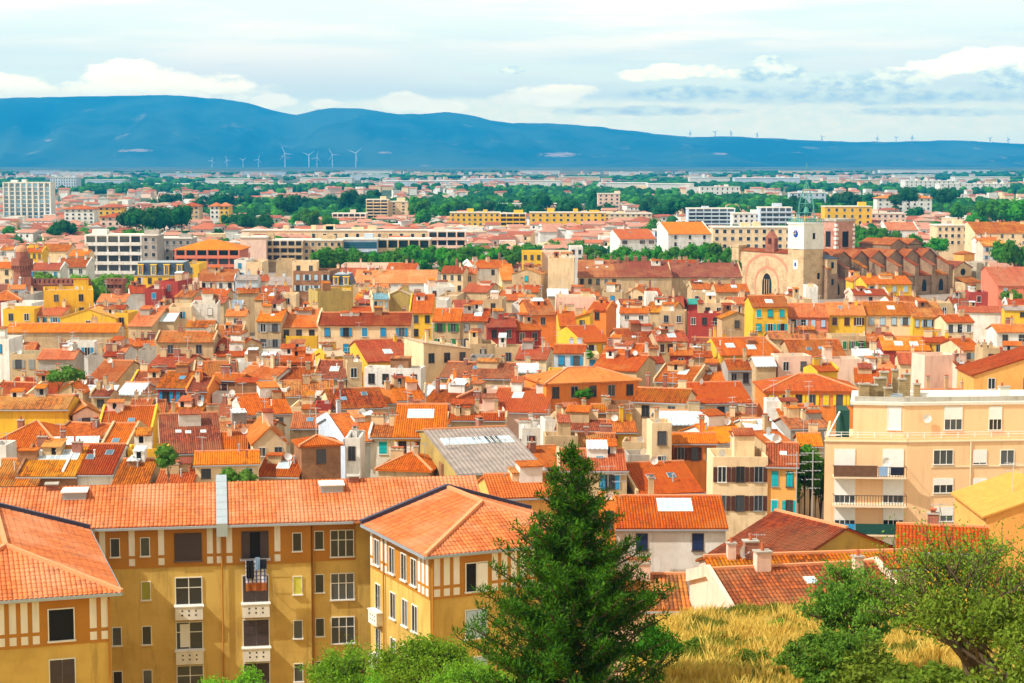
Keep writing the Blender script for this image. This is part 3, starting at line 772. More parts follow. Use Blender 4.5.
    if Y < 300 and T in 'fs' and h['roof'] not in 'K':
        MB().box(-hw - .2, hw + .2, -ov - .12, -ov, zr - s * ov - .10, zr - s * ov + .02).build('gutter', M['zinc'], E)
    FOOT.append((base.x, Y, hw, depth, rot))
    px, py = (h['x0'] + h['x1']) / 2, (h['yr'] + h['ye']) / 2
    REG.append(dict(o=E, px=px, py=py, wpx=h['x1'] - h['x0'], h=h, cat=cat, group=group))
    return E
# ------------------------------------------------------------------ facades given by two ground points
class Fac:
    def __init__(s, E, A, B):
        s.E = E; s.A = Vector((A[0], A[1])); s.B = Vector((B[0], B[1])); s.d = (s.B - s.A).normalized(); s.L = (s.B - s.A).length
        s.ang = math.atan2(s.d.y, s.d.x); s.n = Vector((s.d.y, -s.d.x))
    def hit(s, px, py):
        r = at(px, py, 1.0).x; den = s.d.x - r * s.d.y
        u = (r * s.A.y - s.A.x) / den; t = s.A.y + u * s.d.y
        return u, CH - K(py) * t
    def pos(s, u, out=0.0, z=0.0):
        p = s.A + s.d * u + s.n * out; return (p.x - s.E.location.x, p.y - s.E.location.y, z - s.E.location.z)
    def part(s, name, mb, mats, parent=None):
        o = mb.build(name, mats, s.E); o.location = (s.A.x - s.E.location.x, s.A.y - s.E.location.y, -s.E.location.z); o.rotation_euler = (0, 0, s.ang)
        return o
    def win(s, px, py, wpx, hpx, **k):
        u, z = s.hit(px, py + hpx / 2); t = s.A.y + u * s.d.y
        w = wpx * t / FPX / max(.3, abs(s.d.x - s.d.y * at(px, py, 1.0).x)); hh = hpx * t / FPX * 1.0
        return s.win_m(u, z, w, hh, **k), u, z, w, hh
    def win_m(s, u, z, w, h, out=.004, **k):
        p = s.pos(u, out, z); return add_window(s.E, p[0], p[1], p[2], w, h, s.ang, **k)

WALL['gold'] = ('golden', stucco('stucco_gold', (.66, .45, .12), (.50, .32, .075), .7))
M['timber'] = plain('ochre_timber', (.46, .20, .025), .8); M['panel'] = stucco('white_panel', (.82, .80, .76), (.70, .66, .60), .4)
APT_TILE = tile_mat('tiles_apartment', (.60, .125, .055), (.44, .075, .032), (.62, .22, .14), bump=.02)
M['curtain'] = plain('curtain', (.75, .75, .72), .9)

def timber_band(f, u0, u1, z0, z1, wins, name='timber_band'):
    """ochre timber frame over white panels, left open round the windows"""
    mb = MB(); mb.box(u0, u1, -.05, 0, z0, z1, 0)
    n = max(1, round((u1 - u0) / .62)); st = (u1 - u0) / n
    zm = z0 + (z1 - z0) * .27
    for i in range(n):
        a, b = u0 + st * i + .12, u0 + st * (i + 1) - .12
        c = (a + b) / 2
        if not any(abs(c - w) < hw + .28 for w, hw in wins): mb.box(a, b, -.075, -.05, zm + .10, z1 - .16, 1)
        if not any(abs(c - w) < hw + .28 for w, hw in wins): mb.box(a, b, -.075, -.05, z0 + .16, zm - .10, 1)
    return f.part(name, mb, [M['timber'], M['panel']])
def balcony_box(f, u, z, w):
    mb = MB(); mb.box(-w / 2, w / 2, -.42, -.30, -.95, -.12, 0); mb.box(-w / 2, -w / 2 + .1, -.30, 0, -.95, -.12, 0); mb.box(w / 2 - .1, w / 2, -.30, 0, -.95, -.12, 0)
    mb.box(-w / 2, w / 2, -.30, 0, -.95, -.87, 0); mb.box(-w / 2 - .08, w / 2 + .08, -.46, .0, -.12, -.05, 0)
    for i in range(3):
        for j in range(2): mb.box(-w * .25 + w * .25 * i - .05, -w * .25 + w * .25 * i + .05, -.43, -.419, -.68 + .28 * j, -.58 + .28 * j, 1)
    o = mb.build('balcony', [M['panel'], M['dark']], f.E); o.location = f.pos(u, 0, z); o.rotation_euler = (0, 0, f.ang); return o

def left_apartments():
    ze = 21.7; gz = 4.0
    E = empty('apartment_building', (-18, 118, gz))
    V2 = lambda x, y: Vector((x, y))
    wm = WALL['gold'][1]
    loc = lambda p, z: (p.x - E.location.x, p.y - E.location.y, z - gz)
    roofs = []
    # ---- main bar
    m0, m1 = V2(-26.9, 116.3), V2(-10.5, 118.9); dm = (m1 - m0).normalized(); nm = V2(dm.y, -dm.x)
    e0, e1 = m0 - dm * 6, m1 + dm * 9; run = 5.7; s = .31
    r0, r1 = e0 - nm * run, e1 - nm * run; b0, b1 = e0 - nm * run * 2, e1 - nm * run * 2
    roofs += [[loc(e0, ze), loc(e1, ze), loc(r1, ze + s * run), loc(r0, ze + s * run)], [loc(b1, ze), loc(b0, ze), loc(r0, ze + s * run), loc(r1, ze + s * run)]]
    f = Fac(E, m0 - nm * .55 - dm * 5, m1 - nm * .55)
    us, _ = f.hit(311, 560)                               # the bar steps back here
    L = f.L
    f.part('wall', MB().box(0, us, 0, 10.2, gz - 1, ze - .02), wm); f.part('wall', MB().box(us, L + 8, .35, 10.2, gz - 1, ze - .03), wm)
    f2 = Fac(E, f.A - f.n * .35, f.B - f.n * .35)
    ul0, _ = f.hit(128, 560)
    # pixel columns of the windows
    big, small = [188, 255], [(145, f), (297, f), (319, f2)]
    wb, ws = [], []
    for px in big: wb.append((f.hit(px, 545)[0], .85))
    for px, ff in small: (wb if ff is f else ws).append((ff.hit(px, 542)[0], .42))
    ug, _ = f2.hit(342, 545); ws.append((ug, .75))
    _, zt0 = f.hit(250, 566); 
    timber_band(f, 1.2, us, ze - 2.75, ze - .12, wb + [(f.hit(115, 542)[0], .3)]); timber_band(f2, us + .02, L + .4, ze - 2.75, ze - .12, ws)
    zr = [ze - .62, ze - 3.50, ze - 6.42, ze - 9.3, ze - 12.2]          # window heads per storey
    for px in big:
        u, _ = f.hit(px, 545)
        for i, z in enumerate(zr):
            h = 1.72 if i == 0 else 1.72
            if px == 255 and i == 0: o = f.win_m(u, z - h, 1.62, h, out=.052, fm='darkframe', gm='dark', mull=0)
            else: o = f.win_m(u, z - h, 1.62, h, out=0 if i else .052, fm='frame' if i else 'darkframe', gm='glass', mull=1 if i else 3, bar=(i and px == 188))
            if px == 255 or i == 0:
                for sg in (-1, 1):
                    if px == 255 and i == 0: link('shutter', shut_mesh(.5, h - .02, 'darkshut'), o, (sg * .58, -.03, .01))
                    else: link('shutter', shut_mesh(.79, h - .02, 'darkshut'), o, (sg * .405, -.03, .01))
            elif i == 2: link('curtain', MB().box(-.3, .3, -.03, -.016, .1, h - .1).mesh('curtain', [M['curtain']]), o, (-.3, 0, 0))
            if i: balcony_box(f, u, z - h, 1.75)
    for px, ff in small + [(115, f)]:
        u, _ = ff.hit(px, 542)
        for i, z in enumerate(zr):
            if px == 115 and i == 1: continue
            ff.win_m(u, z - 1.32, .52, 1.15, out=0 if i else .052, mull=0, gm='yellowglass' if (px in (145, 297) and i == 1) else 'glass')
    for i, z in enumerate(zr): f2.win_m(ug, z - 1.85, 1.45, 1.7, out=0 if i else .052, mull=2, bar=True)
    # downpipes, gutter
    for ff, px in ((f, 222), (f2, 313)):
        u, _ = ff.hit(px, 560); ff.part('downpipe', MB().cyl(u, -.16, gz, ze - .2, .055, n=8), M['timber'])
    f.part('gutter', MB().box(-1, L + .2, -.72, -.56, ze - .16, ze - .02), M['zinc'])
    f.part('eaves_board', MB().box(0, L + .3, -.55, -.05, ze - .12, ze - .09), M['timber'])
    # zinc capped party wall across the roof
    uz, _ = f.hit(222, 527); mb = MB(); t = s
    for k in range(7):
        y0, y1 = -.75 + k * .95, -.75 + (k + 1) * .95 - .03; za, zb = ze + s * (y0 - .55) * 1 + .17, ze + s * (y1 - .55) + .17
        za += s * 0; mb.poly([(uz - .35, y0, za + .36), (uz + .35, y0, za + .36), (uz + .35, y1, zb + .36), (uz - .35, y1, zb + .36)])
        mb.poly([(uz - .35, y0, za - .5), (uz - .35, y0, za + .36), (uz - .35, y1, zb + .36), (uz - .35, y1, zb - .5)]); mb.poly([(uz + .35, y0, za + .36), (uz + .35, y0, za - .5), (uz + .35, y1, zb - .5), (uz + .35, y1, zb + .36)])
        mb.poly([(uz - .35, y0, za - .5), (uz + .35, y0, za - .5), (uz + .35, y0, za + .36), (uz - .35, y0, za + .36)])
    f.part('party_wall_capping', mb, M['zinc2'])
    # roof hatches and chimneys near the ridge
    for px, py in ((60, 497), (360, 488)):
        y = 4.0; u = f.hit(px, 520)[0] * (1.02 if px < 200 else 1.0) + (0.6 if px < 200 else -1.6); zz = ze + s * (y - .55)
        f.part('roof_hatch', MB().box(u - .75, u + .75, y - .8, y + .8, zz - .3, zz + .62, 0).box(u - .85, u + .85, y - .9, y + .9, zz + .62, zz + .70, 1), [M['zinc'], M['white']])
        f.part('chimney', MB().box(u + 1.2 if px > 200 else u - 1.9, u + 1.9 if px > 200 else u - 1.2, y + .5, y + 1.2, zz - .2, zz + .9, 0).box(u + 1.1 if px > 200 else u - 2.0, u + 2.0 if px > 200 else u - 1.1, y + .4, y + 1.3, zz + .95, zz + 1.03, 1), [M['brick'], M['concrete']])
    # ---- wings
    def wing(P, a, b, w, Lc, hip):
        P, a, b = V2(*P), V2(*a).normalized(), V2(*b).normalized(); sl = s * 1.02; zq = ze + sl * w / 2
        c0, c1 = P, P + b * w; c2, c3 = c1 + a * Lc, c0 + a * Lc; q0 = P + b * w / 2 + a * hip; q1 = P + b * w / 2 + a * Lc
        roofs.extend([[loc(c0, ze), loc(c1, ze), loc(q0, zq)], [loc(c0, ze), loc(q0, zq), loc(q1, zq), loc(c3, ze)], [loc(c1, ze), loc(c2, ze), loc(q1, zq), loc(q0, zq)]])
        rc = MB(); up = .10
        for A_, B_, za, zb in ((c0, q0, ze, zq), (c1, q0, ze, zq), (q0, q1, zq, zq)): rc.bar(Vector(loc(A_, za + up)), Vector(loc(B_, zb + up)), .24, 0)
        rc.build('ridge_cap', [M['ridge']], E)
        fl = MB()
        for A_, B_, za, zb in ((c3, q1, ze, zq), (c2, q1, ze, zq)): fl.bar(Vector(loc(A_, za + .14)), Vector(loc(B_, zb + .14)), .34, 0)
        fl.build('verge_flashing', [M['navyzinc']], E)
        i = .55
        base = [c0 + a * i + b * i, c1 + a * i - b * i, c2 - b * i - a * .1, c3 + b * i - a * .1]
        pts = [loc(p, 0)[:2] for p in base]; W = MB()
        n = len(pts); area = sum(pts[k][0] * pts[(k + 1) % n][1] - pts[(k + 1) % n][0] * pts[k][1] for k in range(n))
        if area < 0: pts = pts[::-1]
        W.prism(pts, -1, ze - gz - .03); 
        g1 = loc(q1 - a * .12, 0)[:2]
        W.poly([(*loc(base[3], 0)[:2], ze - gz - .03), (*loc(base[2], 0)[:2], ze - gz - .03), (*g1, zq - gz - .1)])
        W.build('wall', wm, E)
        g = MB()
        for A_, B_ in ((c0, c1), (c0, c3), (c1, c2)):
            g.bar(Vector(loc(A_, ze - .06)), Vector(loc(B_, ze - .06)), .16, 0)
        g.build('gutter', [M['zinc']], E)
        return base
    # right wing: lit side faces left, short end faces the camera
    bC = wing((-5.13, 107.9), (-.42, .907), (.907, .42), 12.0, 10.8, 5.2)
    fs = Fac(E, bC[3], bC[0]); fe = Fac(E, bC[0], bC[1])
    W_ = [(.15, 0), (.36, 1), (.60, 1), (.74, 1)]
    ucol = [fs.L * q for q in (.14, .40, .60, .76)]
    timber_band(fs, .1, fs.L - .02, ze - 2.75, ze - .12, [(u, .5) for u in ucol]); 
    for u in ucol:
        for i, z in enumerate(zr): fs.win_m(u, z - 1.75, .82, 1.6, out=0 if i else .052, mull=1, gm='glass')
    for i in (1, 2, 3): balcony_box(fs, ucol[0], zr[i] - 1.75, 1.5)
    fs.part('downpipe', MB().cyl(fs.L * .27, -.15, gz, ze - .3, .06, n=8), M['timber'])
    ue, _ = fe.hit(476, 574); timber_band(fe, .1, fe.L - .1, ze - 2.75, ze - .12, [(ue, .8), (ue + 5.5, .8)])
    for i, z in enumerate(zr):
        o = fe.win_m(ue, z - 1.85, 1.35, 1.7, out=0 if i else .052, mull=1, gm='dark' if i == 0 else 'glass')
        if i == 0: link('shutter', shut_mesh(.66, 1.66, 'white'), o, (.36, -.03, .01))
        else:
            for sg in (-1, 1): link('shutter', shut_mesh(.63, 1.66, 'paleblue'), o, (sg * .34, -.03, .01))
        fe.win_m(ue + 5.5, z - 1.85, 1.35, 1.7, out=0 if i else .052, mull=1)
    fe.part('downpipe', MB().cyl(.1, -.12, gz, ze - .4, .06, n=8), M['timber'])
    # left wing: its end faces the camera
    bA = wing((-21.1, 98.8), (-.31, .95), (-.95, -.31), 11.5, 18.2, 5.4)
    fa = Fac(E, bA[1], bA[0]); ua, _ = fa.hit(61, 615)
    timber_band(fa, .1, fa.L - .05, ze - 2.75, ze - .12, [(ua, .85), (ua - 5, .85)])
    for i, z in enumerate(zr):
        for k, uu in enumerate((ua, ua - 5)):
            if uu < .9: continue
            o = fa.win_m(uu, z - (1.85 if i == 0 else 1.75), 1.3, 1.7, out=0 if i else .052, mull=0 if i == 0 else 1, gm='dark' if i == 0 else 'glass')
            if i:
                for sg in (-1, 1): link('shutter', shut_mesh(.63, 1.66, 'darkshut'), o, (sg * .325, -.03, .01))
    fa.part('downpipe', MB().cyl(fa.L - .12, -.12, gz, ze - .4, .06, n=8), M['timber'])
    tiles3d('roof', roofs, APT_TILE, E, amp=.055)
    tag(E, 'golden U-shaped apartment building with ochre timber frieze and pink-orange hipped tile roofs', 'apartment building')
    # ---- washing hung out of the top middle window
    u, _ = f.hit(255, 560); z0 = zr[0] - 1.72
    def hang(name, mb, mats, label, cat):
        o = mb.build(name, mats); p = f.A + f.d * u + f.n * .62; o.location = (p.x, p.y, z0); o.rotation_euler = (0, 0, f.ang); tag(o, label, cat, 'washing hung from the window'); return o
    rk = MB()
    for y in (-.28, 0, .28): rk.bar((-.95, y, .02), (.95, y, .02), .025)
    for x in (-.95, .95): rk.bar((x, -.3, .02), (x, .58, .02), .03)
    o = rk.build('drying_rack', M['galv']); p = f.A + f.d * u + f.n * .62; o.location = (p.x, p.y, z0); o.rotation_euler = (0, 0, f.ang)
    tag(o, 'metal drying rack sticking out of the top window of the golden apartments', 'drying rack')
    def cloth(x0, x1, zt, zb, y, m, seed, nb=8):
        mb = MB(); r = random.Random(seed); prev = None
        for i in range(nb + 1):
            x = x0 + (x1 - x0) * i / nb; yy = y + .05 * math.sin(i * 1.9 + seed); zz = zb + r.uniform(-.04, .04)
            cur = [(x, y - .03, zt), (x, yy - .03, zz), (x, yy + .03, zz), (x, y + .03, zt)]
            if prev:
                for k in range(4): mb.poly([prev[k], cur[k], cur[(k + 1) % 4], prev[(k + 1) % 4]], 0)
            else: mb.poly(cur[::-1])
            prev = cur
        mb.poly(prev); return mb
    hang('blanket', cloth(-.62, .70, .06, -1.95, -.28, 0, 3), [M['plaid']], 'plaid blanket with brown fringe hanging from the drying rack', 'blanket')
    hang('trousers', cloth(-.58, -.10, .06, -1.15, -.38, 0, 5), [M['blackcloth']], 'black trousers over the plaid blanket on the rack', 'laundry')
    hang('shirt', cloth(.0, .28, .25, -.55, -.40, 0, 8), [M['bluecloth']], 'light blue shirt drying above the plaid blanket', 'laundry')
    hang('jumper', cloth(.30, .72, .1, -.50, -.39, 0, 9), [M['blackcloth2']], 'dark navy jumper at the right of the drying rack', 'laundry')
def plaid(N, L, b):
    P = worldpos(N); s = _n(N, 'ShaderNodeSeparateXYZ'); L.new(P, s.inputs[0])
    a = _ramp(N, L, _m(N, L, 'SINE', _m(N, L, 'MULTIPLY', s.outputs[0], 24)), .2, .5); c = _ramp(N, L, _m(N, L, 'SINE', _m(N, L, 'MULTIPLY', s.outputs[2], 24)), .2, .5)
    col = _mix(N, L, a, (.75, .76, .85), (.12, .15, .35)); col = _mix(N, L, _m(N, L, 'MULTIPLY', c, .6), col, (.10, .08, .2))
    L.new(_mix(N, L, _ramp(N, L, s.outputs[2], 18.05, 17.85), col, (.35, .10, .02)), b.inputs['Base Color']); b.inputs['Roughness'].default_value = 1
M['plaid'] = node_mat('plaid_wool', plaid); M['blackcloth'] = plain('black_cloth', (.015, .014, .016), 1); M['blackcloth2'] = plain('navy_cloth', (.02, .022, .04), 1); M['bluecloth'] = plain('blue_cloth', (.25, .38, .6), 1)
M['darkshut'] = plain('dark_shutters', (.075, .055, .055), .6); SHUT['z'] = 'darkshut'
M['zinc2'] = plain('pale_zinc', (.42, .50, .56), .35, .3); M['navyzinc'] = plain('dark_zinc', (.05, .06, .11), .4, .2); M['yellowglass'] = glass('yellow_curtain', (.30, .30, .04), .3)  # yellowglass: plain yellow colour for a few small panes
left_apartments()

def right_apartments():
    gz = -.4; Y = 182.0; c0, c1 = at(825, 437, Y), at(908, 437, Y - .6); zt = CH - K(437.5) * Y
    E = empty('apartment_building', (36, 184, gz)); wm = WALL['peach'][1]
    d2 = Vector((math.cos(R(5)), math.sin(R(5)))); c2 = Vector((c1.x, c1.y)) + d2 * 17
    f1, f2 = Fac(E, c0, c1), Fac(E, c1, c2)
    back = [Vector((c0.x + 2.4, c0.y + 12)), c2 + Vector((-1, 12))]
    l = lambda p: (p.x - E.location.x, p.y - E.location.y)
    foot = [l(c0), l(c1), l(c2), l(back[1]), l(back[0])]
    W = MB().prism(foot, 0, zt - gz - .9, top=True); 
    ins = []
    W.build('wall', wm, E)
    for ff in (f1, f2):                                                # parapet of the terrace with a moulding
        ff.part('parapet', MB().box(0.02, ff.L - .02, .02, .24, zt - .9, zt, 0).box(-.1, ff.L + .02, -.12, .02, zt - .38, zt - .26, 1), [wm, M['cream_trim']])
    side = MB(); a, b = Vector(foot[4]), Vector(foot[0])
    Fac(E, back[0], c0).part('parapet', MB().box(0, 12, .02, .24, zt - .9, zt - .02, 0), wm)
    # white railing on the parapet
    for ff in (f1, f2):
        mb = MB(); n = int(ff.L / 1.6)
        for i in range(n + 1): mb.box(ff.L * i / n - .03, ff.L * i / n + .03, .10, .16, zt, zt + .55, 0)
        for z in (.28, .52): mb.box(0, ff.L, .11, .15, zt + z, zt + z + .05, 0)
        ff.part('railing', mb, M['white'])
    # set-back top storey
    zp = CH - K(404.5) * (Y + 2.2); p0 = at(853, 430, Y + 2.2); k1 = Vector((c1.x, c1.y + 2.0)); k2 = k1 + d2 * 17
    k0 = Vector((p0.x, p0.y)); kb = [k2 + Vector((-1, 9)), k0 + Vector((1.8, 9))]
    MB().prism([l(k0), l(k1), l(k2), l(kb[0]), l(kb[1])], zt - gz - .89, zp - gz).build('penthouse_wall', wm, E)
    t0, t1, t2 = Fac(E, k0, k1), Fac(E, k1, k2), None
    cen = (sum((Vector(l(k)) for k in (k0, k1, k2, kb[0], kb[1])), Vector((0, 0)))) / 5
    ring = [Vector(l(k)) for k in (k0, k1, k2, kb[0], kb[1])]; out = [cen + (q - cen) * 1.035 for q in ring]
    MB().prism([tuple(q) for q in out], zp - gz, zp - gz + .28, 0, bottom=True).build('roof', [M['palec']], E)
    for ff in (t0, t1): ff.part('roof_parapet', MB().box(.1, ff.L, .5, .75, zp + .28, zp + .75, 0), M['concrete'])
    t0.win(894, 418, 13, 23, mull=0, gm='white', name='door')
    for px in (953, 995):
        o, u, z, w, h = t1.win(px, 418, 17 if px < 980 else 12, 23, mull=2, gm='glass')
        link('roller_shutter', MB().box(-w / 2, w / 2, -.05, -.02, h * .45, h).mesh('roller_shutter', [M['white']]), o)
    u, z = t1.hit(926, 419); o = link('satellite_dish', dish_mesh(), E, t1.pos(u, .25, z - .4), (0, 0, t1.ang))
    u, z = t1.hit(1018, 430)
    # chimneys standing on the flat roof
    for px, y0, wpx, dy, fm in ((864, 383, 10, 1.5, 'v'), (873, 384, 8, 2.2, 'v'), (880, 377, 11, 3.2, 'v'), (884, 371, 8, 5, 'v'), (888, 387, 7, 1.2, 'v'), (895, 369, 5.5, 6, 'v'), (902, 378, 6, 3, 'v'), (907, 373, 6, 4.4, 'v'), (917, 383, 6, 1.0, 'v'), (1004, 386, 10, 1.4, 'w')):
        p = at(px, y0, Y + 2.2 + dy); w = wpx * p.y / FPX / 2; mb = MB()
        lp = (p.x - E.location.x, p.y - E.location.y); z1 = p.z - gz
        mb.box(-w, w, -.3, .3, zp - gz, z1 - .15, 0); mb.box(-w - .08, w + .08, -.38, .38, z1 - .15, z1, 1)
        for i in range(max(1, int(w / .3))): mb.cyl(-w + .3 + i * .55, 0, z1, z1 + .35, .12, n=8, m=2)
        o = mb.build('chimney', [M['stonech'] if fm == 'v' else M['white'], M['concrete'], M['pot']], E); o.location = (lp[0], lp[1], 0)
    u, z = t0.hit(885, 408)
    t0.part('roof_vent', MB().box(u, u + 1.8, 1.5, 3.0, zp + .28, zp + .85, 0), M['zinc']); t0.part('roof_vent', MB().box(u + 3.2, u + 4.6, 2.2, 3.8, zp + .28, zp + 1.0, 0), M['white'])
    # left front: two columns of tall openings behind balconies
    rows = [474.5, 503, 531.5, 560]
    for r, py in enumerate(rows):
        for px in (844.5, 893):
            o, u, z, w, h = f1.win(px, py - 13, 20, 25, mull=3, gm='glass')
            dn = (0.02, .30, .45, .62)[r]; link('roller_shutter', MB().box(-w / 2, w / 2, -.06, -.02, h * dn, h).mesh('roller_shutter', [M['white']]), o)
        u0, zb = f1.hit(832.5, py); u1, _ = f1.hit(905, py)
        o = f1.part('balcony', MB().box(u0, u1, -1.15, 0, zb - .2, zb, 0), M['cream_trim'])
        rl = MB(); n = 26
        for z in (.95,): rl.box(u0, u1, -1.13, -1.09, zb + z, zb + z + .05)
        for i in range(n + 1): x = u0 + (u1 - u0 - .03) * i / n; rl.box(x, x + .045, -1.13, -1.09, zb, zb + .95)
        for x in (u0, u1 - .04): rl.box(x, x + .04, -1.09, -.0, zb + .95, zb + 1.0)
        rl.build('railing', [M['iron']], o)
        if r == 0: MB().box(u0, u0 + (u1 - u0) * .6, -1.18, -1.14, zb + .02, zb + 1.12).build('reed_screen', [M['reed']], o); MB().box(u0 + (u1 - u0) * .62, u0 + (u1 - u0) * .74, -1.2, -1.14, zb + .1, zb + 1.05).build('towel', [M['bluecloth']], o); MB().box(u0 + (u1 - u0) * .78, u1 - .3, -1.2, -1.14, zb + .2, zb + 1.0).build('towel', [M['blackcloth2']], o)
        if r == 2: MB().box(u0 + (u1 - u0) * .3, u1, -1.18, -1.14, zb + .02, zb + 1.05).build('privacy_screen', [M['darkgreen']], o); MB().box(u0 + (u1 - u0) * .1, u0 + (u1 - u0) * .29, -1.2, -1.14, zb + .05, zb + 1.0).build('towel', [M['blue']], o)
    link('satellite_dish', dish_mesh(), E, f1.pos(f1.hit(885, 458)[0], 1.1, f1.hit(885, 474)[1] + .9), (0, 0, .1))
    for r, py in enumerate((457, 485.5, 514, 543)):
        for px, wpx, hpx in ((943, 19, 14), (979.5, 13, 14), (1007, 13, 14)):
            o, u, z, w, h = f2.win(px, py, wpx, hpx, mull=2 if wpx > 15 else 1)
            if not (r == 0 and px in (943, 1007)):
                dn = (.1, .55, .4, .5)[r]; link('roller_shutter', MB().box(-w / 2, w / 2, -.06, -.02, h * dn, h).mesh('roller_shutter', [M['white']]), o)
        u0, z = f2.hit(931, py + 10); f2.part('string_course', MB().box(u0, f2.L, -.07, 0, z - .06, z + .06), M['cream_trim'])
    f2.part('downpipe', MB().cyl(f2.hit(970, 470)[0], -.1, gz, zt - .4, .06, n=8), M['cream_trim'])
    # awning and hedge on the left terrace
    f1.part('terrace_screen', MB().box(f1.hit(842, 430)[0], f1.hit(852, 430)[0], 2.4, 6, zt - .8, zt + 2.4), M['darkgreen'])
    f1.part('terrace_frame', MB().bar((f1.hit(829, 430)[0], 1.2, zt), (f1.hit(842, 430)[0], 2.3, zt + 2.3), .12).bar((f1.hit(829, 430)[0], 1.2, zt), (f1.hit(842, 430)[0], 1.2, zt + .1), .1), M['white'])
    tag(E, 'tall peach apartment block with balconies, roller shutters and stone chimneys on its flat roof', 'apartment building')
WALL['peach'] = ('peach', stucco('stucco_peach', (.88, .58, .33), (.80, .50, .27), .3))
M['cream_trim'] = plain('cream_trim', (.80, .64, .46), .8); M['palec'] = plain('pale_concrete', (.70, .66, .58), .9); M['stonech'] = masonry('chimney_stone', (.40, .28, .12), (.30, .21, .10), (.42, .34, .2), .8, .4, .2)
M['reed'] = plain('reed', (.16, .08, .045), 1, var=.4); M['darkgreen'] = plain('dark_green_cloth', (.015, .07, .055), .9)
right_apartments()
# ------------------------------------------------------------------ cathedral, brick gate, wind turbines, mid-distance blocks
STONE = masonry('cathedral_stone', (.66, .47, .26), (.54, .36, .19), (.66, .52, .35), .35, .6, .28)
STONE2 = masonry('cathedral_brown', (.34, .21, .12), (.26, .15, .085), (.40, .29, .19), .35, .6, .2)
RUBBLE = masonry('rubble_pale', (.55, .48, .38), (.40, .33, .24), (.5, .44, .35), .5, .7, .4)
BRICKR = masonry('gate_brick', (.34, .10, .055), (.26, .07, .04), (.36, .16, .1), .4, .4, .12)
M['pinkarch'] = plain('pink_brick_arch', (.62, .25, .15), .9); M['ironteal'] = plain('teal_iron', (.10, .34, .30), .6)
def arch_pts(w, h, n=7):
    """pointed arch outline from (-w/2,0) up over to (w/2,0)"""
    sp = h * .45; pts = [(-w / 2, 0)]
    for i in range(n + 1):
        t = i / n; pts.append((-w / 2 + (w / 2) * (1 - math.cos(t * math.pi / 2)), sp + (h - sp) * math.sin(t * math.pi / 2)))
    return pts + [(-x, z) for x, z in reversed(pts[:-1])]
